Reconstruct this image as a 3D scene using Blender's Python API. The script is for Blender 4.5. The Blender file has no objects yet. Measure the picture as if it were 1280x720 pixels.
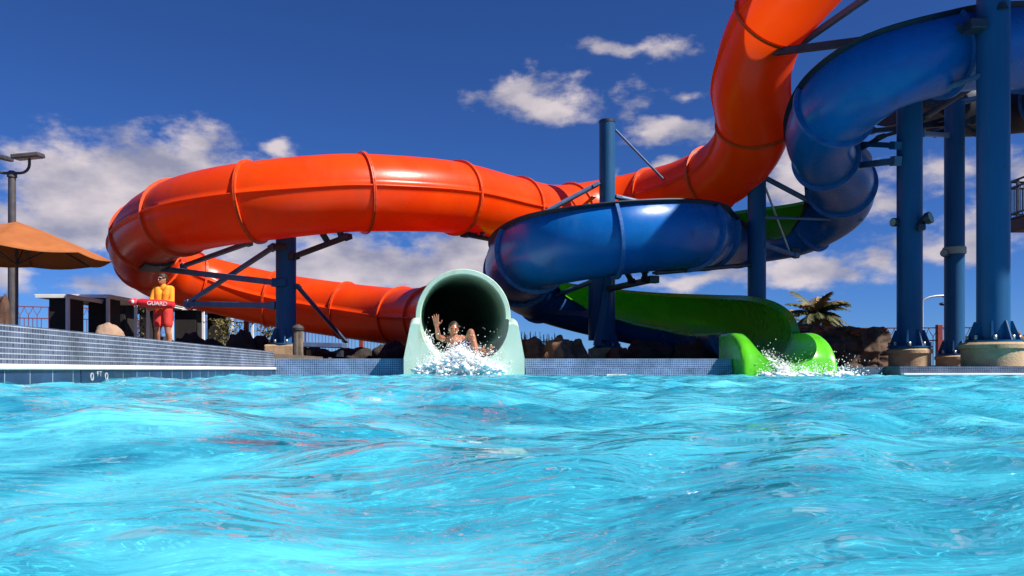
import bpy, bmesh, math, random
import numpy as np
from mathutils import Vector, Matrix, noise, Euler
R_ = math.radians
random.seed(7)
scene = bpy.context.scene
COL = scene.collection

# ------------------------------------------------------------------ camera frame
F = 1005.0      # focal length in photo pixels (1280 wide)
CZ = 0.105      # the camera floats just above the pool water
HY = 462.0      # horizon row in the photo
def P(px, py, D):
    """world point seen at photo pixel (px, py) at distance D along +y"""
    return Vector(((px - 640.0) / F * D, D, CZ + (HY - py) / F * D))

# ------------------------------------------------------------------ materials
def new_mat(name):
    m = bpy.data.materials.new(name); m.use_nodes = True
    nt = m.node_tree
    return m, nt, nt.nodes["Principled BSDF"]

def mat(name, c1, rough=0.5, c2=None, scale=3.0, detail=6.0, metallic=0.0, bump=0.0, bscale=40.0,
        coat=0.0, spec=0.5, streak=None, rvar=0.12, contrast=(0.35, 0.7), speck=None, grime=None):
    m, nt, b = new_mat(name)
    N, L = nt.nodes, nt.links
    tc = N.new('ShaderNodeTexCoord')
    mp = N.new('ShaderNodeMapping'); L.new(tc.outputs['Object'], mp.inputs['Vector'])
    if streak: mp.inputs['Scale'].default_value = streak
    ns = N.new('ShaderNodeTexNoise'); ns.inputs['Scale'].default_value = scale
    ns.inputs['Detail'].default_value = detail; ns.inputs['Roughness'].default_value = 0.62
    L.new(mp.outputs[0], ns.inputs['Vector'])
    rp = N.new('ShaderNodeValToRGB')
    rp.color_ramp.elements[0].position = contrast[0]; rp.color_ramp.elements[1].position = contrast[1]
    rp.color_ramp.elements[0].color = (*c1, 1)
    rp.color_ramp.elements[1].color = (*(c2 or [min(1, c * 1.18 + .004) for c in c1]), 1)
    L.new(ns.outputs['Fac'], rp.inputs['Fac'])
    out = rp.outputs['Color']
    if speck:
        n3 = N.new('ShaderNodeTexNoise'); n3.inputs['Scale'].default_value = speck[1]; n3.inputs['Detail'].default_value = 3
        L.new(tc.outputs['Object'], n3.inputs['Vector'])
        r3 = N.new('ShaderNodeMapRange'); r3.inputs['From Min'].default_value = speck[2]; r3.inputs['From Max'].default_value = speck[2] + .12
        L.new(n3.outputs['Fac'], r3.inputs['Value'])
        mx = N.new('ShaderNodeMixRGB'); mx.inputs['Color2'].default_value = (*speck[0], 1)
        L.new(r3.outputs[0], mx.inputs['Fac']); L.new(out, mx.inputs['Color1']); out = mx.outputs[0]
    if grime:
        mg = N.new('ShaderNodeMapping'); mg.inputs['Scale'].default_value = grime[2]; L.new(tc.outputs['Object'], mg.inputs['Vector'])
        n4 = N.new('ShaderNodeTexNoise'); n4.inputs['Scale'].default_value = grime[1]; n4.inputs['Detail'].default_value = 8; n4.inputs['Roughness'].default_value = .7
        L.new(mg.outputs[0], n4.inputs['Vector'])
        r4 = N.new('ShaderNodeMapRange'); r4.inputs['From Min'].default_value = .52; r4.inputs['From Max'].default_value = .78; r4.inputs['To Max'].default_value = .75
        L.new(n4.outputs['Fac'], r4.inputs['Value'])
        mx4 = N.new('ShaderNodeMixRGB'); mx4.inputs['Color2'].default_value = (*grime[0], 1)
        L.new(r4.outputs[0], mx4.inputs['Fac']); L.new(out, mx4.inputs['Color1']); out = mx4.outputs[0]
    L.new(out, b.inputs['Base Color'])
    mr = N.new('ShaderNodeMapRange')
    mr.inputs['To Min'].default_value = max(0.02, rough - rvar); mr.inputs['To Max'].default_value = min(1, rough + rvar)
    L.new(ns.outputs['Fac'], mr.inputs['Value']); L.new(mr.outputs[0], b.inputs['Roughness'])
    b.inputs['Metallic'].default_value = metallic
    b.inputs['Specular IOR Level'].default_value = spec
    b.inputs['Coat Weight'].default_value = coat; b.inputs['Coat Roughness'].default_value = 0.12
    if bump:
        n2 = N.new('ShaderNodeTexNoise'); n2.inputs['Scale'].default_value = bscale; n2.inputs['Detail'].default_value = 5
        L.new(tc.outputs['Object'], n2.inputs['Vector'])
        bp = N.new('ShaderNodeBump'); bp.inputs['Strength'].default_value = bump; bp.inputs['Distance'].default_value = 0.02
        L.new(n2.outputs['Fac'], bp.inputs['Height']); L.new(bp.outputs[0], b.inputs['Normal'])
    return m

def tile_mat(name, ca, cb, grout, w, h, mortar=0.12, rough=0.25, rows=None):
    """mosaic tiles; UVs are in metres"""
    m, nt, b = new_mat(name); N, L = nt.nodes, nt.links
    uv = N.new('ShaderNodeUVMap')
    br = N.new('ShaderNodeTexBrick'); br.offset = 0.0; br.squash = 1.0
    br.inputs['Scale'].default_value = 1.0
    br.inputs['Brick Width'].default_value = w; br.inputs['Row Height'].default_value = h
    br.inputs['Mortar Size'].default_value = min(w, h) * mortar
    br.inputs['Mortar Smooth'].default_value = 0.2; br.inputs['Bias'].default_value = 0.0
    br.inputs['Color1'].default_value = (*ca, 1); br.inputs['Color2'].default_value = (*cb, 1)
    br.inputs['Mortar'].default_value = (*grout, 1)
    L.new(uv.outputs[0], br.inputs['Vector'])
    col = br.outputs['Color']
    if rows:   # whiter, wider grout along the rows
        b2 = N.new('ShaderNodeTexBrick'); b2.offset = 0.0; b2.inputs['Scale'].default_value = 1.0
        b2.inputs['Brick Width'].default_value = 500; b2.inputs['Row Height'].default_value = h
        b2.inputs['Mortar Size'].default_value = h * rows[1]; b2.inputs['Mortar Smooth'].default_value = .3
        L.new(uv.outputs[0], b2.inputs['Vector'])
        mr2 = N.new('ShaderNodeMixRGB'); mr2.inputs['Color2'].default_value = (*rows[0], 1)
        L.new(b2.outputs['Fac'], mr2.inputs['Fac']); L.new(col, mr2.inputs['Color1']); col = mr2.outputs[0]
    ns = N.new('ShaderNodeTexNoise'); ns.inputs['Scale'].default_value = 2.5; ns.inputs['Detail'].default_value = 6
    L.new(uv.outputs[0], ns.inputs['Vector'])
    mr = N.new('ShaderNodeMapRange'); mr.inputs['From Min'].default_value = .3; mr.inputs['From Max'].default_value = .7
    mr.inputs['To Min'].default_value = .58; mr.inputs['To Max'].default_value = 1.35
    L.new(ns.outputs['Fac'], mr.inputs['Value'])
    mx = N.new('ShaderNodeMixRGB'); mx.blend_type = 'MULTIPLY'; mx.inputs['Fac'].default_value = 1
    L.new(col, mx.inputs['Color1']); L.new(mr.outputs[0], mx.inputs['Color2'])
    L.new(mx.outputs[0], b.inputs['Base Color'])
    b.inputs['Roughness'].default_value = rough
    bp = N.new('ShaderNodeBump'); bp.inputs['Strength'].default_value = 0.4; bp.inputs['Distance'].default_value = 0.003
    bp.invert = True
    L.new(br.outputs['Fac'], bp.inputs['Height']); L.new(bp.outputs[0], b.inputs['Normal'])
    return m

M = {}
M['orange'] = mat('orange_gelcoat', (0.88, 0.055, 0.002), 0.30, (0.96, 0.082, 0.003), 1.1, streak=(1, 1, .6), bump=.05, bscale=14, rvar=.1, spec=.32, grime=((.50, .085, .03), 2.2, (1, 1, .4)))
def make_translucent(m, col, f):
    nt = m.node_tree; b = nt.nodes['Principled BSDF']; o = [n for n in nt.nodes if n.type == 'OUTPUT_MATERIAL'][0]
    t = nt.nodes.new('ShaderNodeBsdfTranslucent'); t.inputs['Color'].default_value = (*col, 1)
    mx = nt.nodes.new('ShaderNodeMixShader'); mx.inputs[0].default_value = f
    nt.links.new(b.outputs[0], mx.inputs[1]); nt.links.new(t.outputs[0], mx.inputs[2]); nt.links.new(mx.outputs[0], o.inputs['Surface'])
make_translucent(M['orange'], (1.0, .09, .006), .32)
M['orange_flange'] = mat('orange_flange', (0.62, 0.055, 0.006), 0.4, (0.75, .08, .01), 6)
M['blue_shell'] = mat('blue_gelcoat', (0.002, 0.092, 0.33), 0.28, (0.003, 0.125, 0.43), 1.3, bump=.05, bscale=12, rvar=.12, spec=.28, speck=((.012, .07, .20), 3.1, .64), grime=((.03, .13, .32), 2.2, (1, 1, .35)))
M['blue_flange'] = mat('blue_flange', (0.02, 0.09, 0.30), 0.4, (0.05, .16, .42), 6)
M['green_shell'] = mat('green_gelcoat', (0.075, 0.43, 0.010), 0.28, (0.11, 0.56, 0.016), 1.6, bump=.04, bscale=12)
M['mint'] = mat('mint_gelcoat', (0.42, 0.60, 0.48), 0.35, (0.55, 0.70, 0.58), 2.2, speck=((.42, .44, .30), 2.4, .60), grime=((.36, .36, .22), 3.5, (1.5, 1.5, .4)))
M['post'] = mat('blue_post_paint', (0.011, 0.076, 0.185), 0.45, (0.018, 0.105, 0.25), 1.6, streak=(1, 1, .25), bump=.06, bscale=30, spec=.25, speck=((.05, .035, .03), 5, .70), grime=((.045, .10, .20), 4.0, (2.2, 2.2, .12)))
M['strut'] = mat('slate_blue_strut', (0.06, 0.10, 0.20), 0.4, (0.12, .18, .32), 3, bump=.05)
M['dark_steel'] = mat('dark_steel', (0.018, 0.022, 0.035), 0.45, (0.04, .045, .06), 6)
M['steel'] = mat('bolt_steel', (0.35, 0.33, 0.30), 0.4, (.5, .46, .40), 8, metallic=.6)
M['concrete'] = mat('tan_concrete', (0.36, 0.235, 0.13), 0.85, (0.54, 0.37, 0.22), 5, bump=.5, bscale=45, speck=((.22, .13, .06), 9, .66))
M['mosaic_side'] = tile_mat('blue_grey_mosaic', (0.048, 0.058, 0.10), (0.11, 0.125, 0.185), (0.18, 0.19, 0.24), 0.034, 0.034, .12, rows=((.42, .43, .48), .10))
M['mosaic_far'] = tile_mat('blue_mosaic', (0.04, 0.085, 0.20), (0.10, 0.17, 0.33), (0.36, 0.42, 0.52), 0.034, 0.034, .13)
M['mosaic_dark'] = tile_mat('slate_mosaic', (0.045, 0.06, 0.10), (0.08, 0.10, 0.16), (0.17, 0.19, 0.25), 0.034, 0.034, .10)
M['band_tile'] = tile_mat('waterline_tile', (0.012, 0.030, 0.08), (0.022, 0.05, 0.115), (0.30, 0.33, 0.36), 0.30, 0.15, .03)
M['blue_shaded'] = mat('shaded_blue_gelcoat', (0.010, 0.016, 0.035), 0.5, (.03, .03, .045), 2.5, speck=((.05, .03, .02), 3, .6))  # darker copy of the blue shell: the back loop's shade put into its colour
M['navy'] = mat('navy_tile', (0.008, 0.022, 0.06), 0.35, (0.012, .03, .075), 6)
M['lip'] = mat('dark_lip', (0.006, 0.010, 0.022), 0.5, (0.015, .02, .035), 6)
M['coping'] = mat('white_coping', (0.74, 0.72, 0.68), 0.6, (0.84, .82, .79), 4, bump=.2, bscale=60, speck=((.5, .46, .4), 8, .64))
M['deck'] = mat('deck_concrete', (0.10, 0.078, 0.06), 0.85, (0.15, 0.12, 0.095), 1.5, bump=.4)
M['ground'] = mat('lava_soil', (0.035, 0.024, 0.018), 0.95, (0.075, 0.052, 0.04), 0.4, bump=.3)
M['rock_brown'] = mat('brown_rock', (0.12, 0.055, 0.03), 0.9, (0.30, 0.15, 0.085), 3.5, bump=.9, bscale=14)
M['rock_tan'] = mat('tan_rock', (0.26, 0.16, 0.11), 0.9, (0.42, 0.29, 0.20), 4, bump=.8, bscale=16)
M['rock_dark'] = mat('dark_lava_rock', (0.010, 0.008, 0.008), 0.95, (0.05, 0.036, 0.03), 4, bump=1, bscale=16)
M['lava_wall'] = mat('lava_wall', (0.026, 0.016, 0.011), 0.95, (0.13, 0.075, 0.045), 2.6, bump=1, bscale=9)
M['red_soil'] = mat('red_brown_cap', (0.17, 0.055, 0.028), 0.95, (0.30, .12, .06), 5, bump=.8, bscale=20)
M['fence'] = mat('maroon_fence', (0.15, 0.025, 0.02), 0.5, (0.22, .045, .035), 5)
M['fence_post'] = mat('red_fence_post', (0.22, 0.035, 0.025), 0.55, (.32, .06, .04), 4)
M['white'] = mat('white_paint', (0.74, 0.73, 0.72), 0.45, (.84, .83, .82), 5)
M['black_panel'] = mat('black_fabric', (0.010, 0.008, 0.008), 0.9, (0.022, .018, .018), 9, bump=.3)
M['lamp_bronze'] = mat('dark_bronze', (0.055, 0.05, 0.055), 0.45, (0.10, .09, .09), 4)
M['lens'] = mat('lamp_lens', (0.34, 0.29, 0.22), 0.3, (.45, .38, .28), 8)
M['canopy'] = mat('tan_canvas', (0.30, 0.088, 0.020), 0.9, (0.38, .12, .03), 3, bump=.2, bscale=120)
M['skin'] = mat('tanned_skin', (0.40, 0.16, 0.085), 0.5, (0.48, .21, .12), 8)
M['skin_dark'] = mat('brown_skin', (0.33, 0.13, 0.07), 0.2, (0.42, .18, .10), 8)
M['hair'] = mat('dark_brown_hair', (0.02, 0.012, 0.008), 0.5, (.05, .028, .016), 30)
M['shirt'] = mat('amber_rash_shirt', (0.85, 0.27, 0.010), 0.8, (.92, .34, .015), 6, bump=.3, bscale=60)
M['shorts'] = mat('red_shorts', (0.50, 0.025, 0.02), 0.75, (.62, .045, .03), 6, bump=.3, bscale=60)
M['rescue'] = mat('red_foam', (0.62, 0.018, 0.03), 0.4, (.72, .03, .045), 6)
M['rescue_end'] = mat('bright_pink_red_end', (0.85, 0.06, 0.10), 0.4, (.9, .10, .14), 6)
M['swim'] = mat('blue_swim_shorts', (0.010, 0.014, 0.14), 0.5, (.02, .03, .24), 8)
M['palm_leaf'] = mat('palm_leaf', (0.045, 0.055, 0.015), 0.6, (0.13, .12, .035), 1.2)
M['palm_dry'] = mat('palm_dry', (0.20, 0.13, 0.05), 0.8, (.30, .2, .08), 2)
M['trunk'] = mat('palm_trunk', (0.10, 0.07, 0.045), 0.9, (.17, .12, .08), 8, bump=.8)
M['shrub'] = mat('olive_leaf', (0.07, 0.07, 0.018), 0.7, (0.20, .16, .045), 1.5)
M['reed'] = mat('reed', (0.26, 0.19, 0.06), 0.8, (.40, .31, .12), 8, streak=(8, 8, .4))
M['stone_bin'] = mat('grey_brown_stone', (0.16, 0.13, 0.105), 0.9, (0.30, .25, .20), 6, bump=.6)
M['dark_lid'] = mat('dark_lid', (0.03, 0.028, 0.03), 0.6, (.06, .055, .055), 6)
M['rust_steel'] = mat('brown_platform_steel', (0.07, 0.03, 0.018), 0.6, (.14, .06, .035), 4)
M['pale_steel'] = mat('galvanised_steel', (0.45, 0.46, 0.47), 0.4, (.58, .58, .6), 5, metallic=.3)
M['brown_box'] = mat('dark_brown_fibre', (0.06, 0.025, 0.015), 0.85, (.11, .05, .03), 6, bump=.5)
M['letter_white'] = mat('white_lettering', (0.78, 0.78, 0.78), 0.5, (.85, .85, .85), 6)
M['letter_grey'] = mat('grey_lettering', (0.34, 0.36, 0.38), 0.5, (.55, .56, .58), 30)  # mottled grey, duller than the white lettering
M['glass_black'] = mat('black_lens', (0.006, 0.006, 0.008), 0.1, (.01, .01, .012), 6)

def foam_material():
    m, nt, b = new_mat('white_foam'); N, L = nt.nodes, nt.links
    b.inputs['Base Color'].default_value = (.90, .93, .95, 1); b.inputs['Roughness'].default_value = .35
    b.inputs['Subsurface Weight'].default_value = 0.4; b.inputs['Subsurface Radius'].default_value = (.06, .08, .1)
    b.inputs['Subsurface Scale'].default_value = 0.4
    return m
M['foam'] = foam_material()

# ------------------------------------------------------------------ mesh helpers
class MB:
    def __init__(s):
        s.bm = bmesh.new(); s.uv = None
    def face(s, vs, mi=0, smooth=True):
        try:
            f = s.bm.faces.new(vs)
        except ValueError:
            return None
        f.material_index = mi; f.smooth = smooth
        return f
    def box(s, c, size, rot=None, mi=0, bevel=0.0):
        c = Vector(c); sx, sy, sz = [v / 2 for v in size]
        mtx = rot.to_matrix() if isinstance(rot, Euler) else (rot or Matrix.Identity(3))
        v = [s.bm.verts.new(c + mtx @ Vector((x * sx, y * sy, z * sz))) for x in (-1, 1) for y in (-1, 1) for z in (-1, 1)]
        fs = [s.face([v[i] for i in q], mi, False) for q in ((0, 1, 3, 2), (4, 6, 7, 5), (0, 4, 5, 1), (2, 3, 7, 6), (0, 2, 6, 4), (1, 5, 7, 3))]
        if bevel > 0:
            es = {e for f in fs for e in f.edges}
            r = bmesh.ops.bevel(s.bm, geom=list(es), offset=bevel, segments=2, affect='EDGES', profile=.5)
            for f in r['faces']: f.material_index = mi
        return s
    def beam(s, a, b, w, h=None, mi=0, bevel=0.0):
        """rectangular bar from a to b"""
        a, b = Vector(a), Vector(b); d = b - a; L = d.length
        y = d.normalized(); x = y.cross(Vector((0, 0, 1)))
        if x.length < 1e-4: x = Vector((1, 0, 0))
        x.normalize(); z = x.cross(y)
        s.box((a + b) / 2, (w, L, h or w), Matrix((x, y, z)).transposed(), mi, bevel)
        return s
    def cyl(s, a, b, r1, r2=None, n=16, mi=0, caps=True):
        a, b = Vector(a), Vector(b); r2 = r1 if r2 is None else r2
        t = (b - a).normalized(); u = t.orthogonal().normalized(); w = t.cross(u)
        A, B = [], []
        for i in range(n):
            q = 2 * math.pi * i / n; d = u * math.cos(q) + w * math.sin(q)
            A.append(s.bm.verts.new(a + d * r1)); B.append(s.bm.verts.new(b + d * r2))
        for i in range(n):
            j = (i + 1) % n; s.face([A[i], A[j], B[j], B[i]], mi)
        if caps:
            s.face(A[::-1], mi, False); s.face(B, mi, False)
        return s
    def tube(s, pts, r, n=8, mi=0, caps=True):
        pts = [Vector(p) for p in pts]; k = len(pts)
        rs = r if isinstance(r, (list, tuple)) else [r] * k
        rings = []; u = None
        for i, p in enumerate(pts):
            t = (pts[min(i + 1, k - 1)] - pts[max(i - 1, 0)]).normalized()
            u = t.orthogonal().normalized() if u is None else (u - t * u.dot(t)).normalized()
            w = t.cross(u)
            rings.append([s.bm.verts.new(p + (u * math.cos(2 * math.pi * j / n) + w * math.sin(2 * math.pi * j / n)) * rs[i]) for j in range(n)])
        for a, b in zip(rings, rings[1:]):
            for j in range(n): s.face([a[j], a[(j + 1) % n], b[(j + 1) % n], b[j]], mi)
        if caps:
            s.face(rings[0][::-1], mi, False); s.face(rings[-1], mi, False)
        return s
    def lathe(s, c, prof, n=24, mi=0):
        c = Vector(c); rings = []
        for r, z in prof:
            rings.append([s.bm.verts.new(c + Vector((r * math.cos(2 * math.pi * j / n), r * math.sin(2 * math.pi * j / n), z))) for j in range(n)])
        for a, b in zip(rings, rings[1:]):
            for j in range(n): s.face([a[j], a[(j + 1) % n], b[(j + 1) % n], b[j]], mi)
        s.face(rings[0][::-1], mi, False); s.face(rings[-1], mi, False)
        return s
    def blob(s, c, r, sub=2, mi=0, scale=(1, 1, 1), nz=0.0, nf=1.5, rot=None):
        seed = Vector((random.random() * 50, random.random() * 50, random.random() * 50))
        r0 = bmesh.ops.create_icosphere(s.bm, subdivisions=sub, radius=1.0)
        m3 = rot.to_matrix() if rot else Matrix.Identity(3)
        for v in r0['verts']:
            d = v.co.copy()
            k = 1 + nz * (noise.fractal(d * nf + seed, 1.0, 2.0, 4) if nz else 0)
            v.co = Vector(c) + m3 @ Vector((d.x * scale[0], d.y * scale[1], d.z * scale[2])) * r * k
        for f in {f for v in r0['verts'] for f in v.link_faces}:
            f.material_index = mi; f.smooth = True
        return s
    def quad_uv(s, pts, uvs, mi=0):
        if s.uv is None: s.uv = s.bm.loops.layers.uv.new('UVMap')
        f = s.face([s.bm.verts.new(Vector(p)) for p in pts], mi, False)
        for l, q in zip(f.loops, uvs): l[s.uv].uv = q
        return s
    def build(s, name, mats, parent=None, recalc=True, autosmooth=False):
        if recalc: bmesh.ops.recalc_face_normals(s.bm, faces=s.bm.faces[:])
        if len(s.bm.faces) < 60000 and name not in ('splash', 'boulder'):
            for e in s.bm.edges:      # crease the hard corners
                if len(e.link_faces) == 2 and e.calc_face_angle(0) > .65: e.smooth = False
        me = bpy.data.meshes.new(name); s.bm.to_mesh(me); s.bm.free()
        for m in (mats if isinstance(mats, (list, tuple)) else [mats]): me.materials.append(m)
        o = bpy.data.objects.new(name, me); COL.objects.link(o)
        if parent is not None:
            o.parent = parent; o.matrix_parent_inverse = parent.matrix_world.inverted()
        return o

def tag(o, label=None, cat=None, group=None, kind=None):
    if label: o['label'] = label
    if cat: o['category'] = cat
    if group: o['group'] = group
    if kind: o['kind'] = kind
    return o
def thing(name, loc, label, cat, group=None):
    o = bpy.data.objects.new(name, None); COL.objects.link(o)
    o.empty_display_size = .2
    o.location = loc; o.matrix_world = Matrix.Translation(Vector(loc))
    return tag(o, label, cat, group)

def catmull(pts, step=0.12):
    pts = [np.array(p, float) for p in pts]
    ext = [2 * pts[0] - pts[1]] + pts + [2 * pts[-1] - pts[-2]]
    dense = []
    for i in range(1, len(ext) - 2):
        p0, p1, p2, p3 = ext[i - 1:i + 3]
        d01, d12, d23 = [max(1e-3, np.linalg.norm((b - a)[:3]) ** .5) for a, b in ((p0, p1), (p1, p2), (p2, p3))]
        m1 = d12 * ((p1 - p0) / d01 - (p2 - p0) / (d01 + d12) + (p2 - p1) / d12)
        m2 = d12 * ((p2 - p1) / d12 - (p3 - p1) / (d12 + d23) + (p3 - p2) / d23)
        for k in range(24):
            t = k / 24
            dense.append((2 * t**3 - 3 * t**2 + 1) * p1 + (t**3 - 2 * t**2 + t) * m1 + (-2 * t**3 + 3 * t**2) * p2 + (t**3 - t**2) * m2)
    dense.append(pts[-1]); dense = np.array(dense)
    sl = np.concatenate([[0], np.cumsum(np.linalg.norm(np.diff(dense[:, :3], axis=0), axis=1))])
    n = int(sl[-1] / step); ss = np.linspace(0, sl[-1], n + 1)
    out = np.stack([np.interp(ss, sl, dense[:, k]) for k in range(dense.shape[1])], 1)
    return out, ss

def frames(path):
    pos = path[:, :3]; T = np.gradient(pos, axis=0); T /= np.linalg.norm(T, axis=1, keepdims=True)
    res = []
    for p, t in zip(pos, T):
        t = Vector(t); l = Vector((0, 0, 1)).cross(t).normalized(); n = t.cross(l).normalized()
        res.append((Vector(p), t, l, n))
    return res

# ================================================================== ORANGE TUBE SLIDE
RT = 0.77
op = [P(1075, -95, 14.2), P(1010, -30, 14.9), P(957, 40, 16.0), P(938, 105, 16.7), P(942, 160, 17.4), P(915, 207, 18.6), P(858, 238, 20.0),
      P(800, 252, 21.2), P(740, 264, 21.3), P(690, 270, 20.4), P(640, 262, 19.2), P(567, 247, 17.6), P(490, 242, 16.6), P(425, 242, 16.1),
      P(330, 251, 15.8), P(250, 264, 16.3), P(195, 286, 17.8), P(180, 316, 19.9), P(207, 341, 21.7), P(262, 356, 22.7), P(340, 374, 23.0),
      P(430, 388, 22.6), P(497, 396, 21.6), P(543, 398, 19.6), P(567, 398, 17.2), P(575, 397, 15.2)]
opath, oss = catmull([list(p) for p in op])
ofr = frames(opath)
slide_o = thing('tube_slide', (0, 18, 0), 'orange enclosed tube slide with big loop at left, ending in a pale green open mouth', 'water slide')
NSEG = 40
def tube_profile(R):
    pr = []
    for j in range(NSEG):
        a = 2 * math.pi * j / NSEG
        pr.append((a, R))
    # flange seam where the upper and lower halves are bolted together
    for a0 in (0.0, math.pi):
        pr = [q for q in pr if abs((q[0] - a0 + math.pi) % (2 * math.pi) - math.pi) > 0.02]
        pr += [((a0 - .028) % (2 * math.pi), R), ((a0 - .022) % (2 * math.pi), R + .04), ((a0 + .022) % (2 * math.pi), R + .04), ((a0 + .028) % (2 * math.pi), R)]
    return sorted(pr)
def sweep(mb, fr, prof, mi=0):
    rings = []
    for p, t, l, n in fr:
        rings.append([mb.bm.verts.new(p + (l * math.cos(a) + n * math.sin(a)) * r) for a, r in prof])
    k = len(prof)
    for a, b in zip(rings, rings[1:]):
        for j in range(k): mb.face([a[j], a[(j + 1) % k], b[(j + 1) % k], b[j]], mi)
    return rings
def ring(mb, fr, R0, R1, w, mi=0, n=40):
    """bolted joint collar: two flange plates side by side"""
    p, t, l, nn = fr
    loops = []
    for (r, o) in ((R0, -w), (R1, -w), (R1, -.006), (R1 - .014, 0), (R1, .006), (R1, w), (R0, w)):
        loops.append([mb.bm.verts.new(p + t * o + (l * math.cos(2 * math.pi * j / n) + nn * math.sin(2 * math.pi * j / n)) * r) for j in range(n)])
    for a, b in zip(loops, loops[1:]):
        for j in range(n): mb.face([a[j], a[(j + 1) % n], b[(j + 1) % n], b[j]], mi, False)
SECT = 2.25
total = oss[-1]; nsec = int(round(total / SECT)); cut = [int(round(i * (len(ofr) - 1) / nsec)) for i in range(nsec + 1)]
for a, b in zip(cut, cut[1:]):
    mb = MB(); sweep(mb, ofr[a:b + 1], tube_profile(RT)); mb.build('tube_section', M['orange'], slide_o, recalc=False)
for c in cut[1:]:
    mb = MB(); ring(mb, ofr[c], RT - .01, RT + .055, .028); mb.build('joint_flange', M['orange_flange'], slide_o, recalc=True)

# pale mouth: the last closed length of tube, thick walled
mouth_c = P(579, 396, 13.0)
back_c = Vector(opath[-1][:3]); ax = (mouth_c - back_c).normalized()
mb = MB()
mf = [(back_c.lerp(mouth_c, k / 10), ax, Vector((0, 0, 1)).cross(ax).normalized(), ax.cross(Vector((0, 0, 1)).cross(ax).normalized())) for k in range(11)]
n = 56
def circ(f, r, off=0):
    p, t, l, nn = f
    return [mb.bm.verts.new(p + t * off + (l * math.cos(2 * math.pi * j / n) + nn * math.sin(2 * math.pi * j / n)) * r) for j in range(n)]
loops = [circ(f, RT) for f in mf] + [circ(mf[-1], RT - .012, .02), circ(mf[-1], .695, .02)] + [circ(f, .68) for f in mf[::-1]]
for a, b in zip(loops, loops[1:]):
    for j in range(n): mb.face([a[j], a[(j + 1) % n], b[(j + 1) % n], b[j]])
mouth = mb.build('mouth_tube', M['mint'], slide_o)

mb = MB(); sweep(mb, ofr[-170:], [(2 * math.pi * j / 40, .70) for j in range(40)]); mb.build('inner_liner', M['mint'], slide_o, recalc=False)

def exit_flume(name, C, head, Rin, half, length, top0, top1, mats, parent, hold=0.35, floor_off=0.0, skirt=-.35, round_=2.0, nlen=26, flare=0.0):
    """open U-shaped run-out with wide lips; C is the arc centre at its back end"""
    head = Vector((head[0], head[1], 0)).normalized(); L = Vector((0, 0, 1)).cross(head)
    mb = MB(); rows = []
    for k in range(nlen + 1):
        t = k / nlen
        q = max(0, (t - hold) / (1 - hold))
        h = top1 + (top0 - top1) * max(0.0, 1 - q ** round_) ** (1 / round_)
        zc = C.z - floor_off * t
        sh = max(-1.0, min(-0.02, (h - zc) / Rin)) if h < zc else -0.02
        a0 = math.asin(sh)           # angle at which the trough meets the lip
        pc = C + head * (length * t)
        row = []
        def pt(x, z): row.append(mb.bm.verts.new(Vector((pc.x, pc.y, 0)) + L * x + Vector((0, 0, z))))
        xi = Rin * math.cos(a0)
        hw = half
        for sgn in (1, -1):
            hb = hw; hw = half - flare
            side = [(half + flare * .35, skirt), (half - flare * .1, h * .35), (hw, h - .07), (hw - .012, h - .03), (hw - .045, h - .004), (hw - .09, h + .004), (max(xi + .05, hw - .13), h), (xi + .012, h - .008)]
            if sgn == 1:
                for x, z in side: pt(x, z)
                for j in range(0, 21):
                    ang = a0 + (-math.pi - 2 * a0) * j / 20
                    pt(Rin * math.cos(ang), zc + Rin * math.sin(ang))
            else:
                for x, z in side[::-1]: pt(-x, z)
        rows.append(row)
    m = len(rows[0])
    for a, b in zip(rows, rows[1:]):
        for j in range(m - 1):
            f = mb.face([a[j], a[j + 1], b[j + 1], b[j]], 0)
    for row in (rows[0], rows[-1]):            # the moulding is solid below the trough: close both ends
        base = [mb.bm.verts.new((v.co.x, v.co.y, skirt)) for v in row[1:-1]]
        base = [row[0]] + base + [row[-1]]
        for j in range(m - 1):
            mb.face([row[j], row[j + 1], base[j + 1], base[j]], 0, False)
    return mb.build(name, mats, parent)
exit_flume('exit_flume', Vector((mouth_c.x, mouth_c.y, mouth_c.z)), (ax.x, ax.y), .68, .93, .75, .93, .80, M['mint'], slide_o, hold=.0, floor_off=.12, flare=.10)

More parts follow.
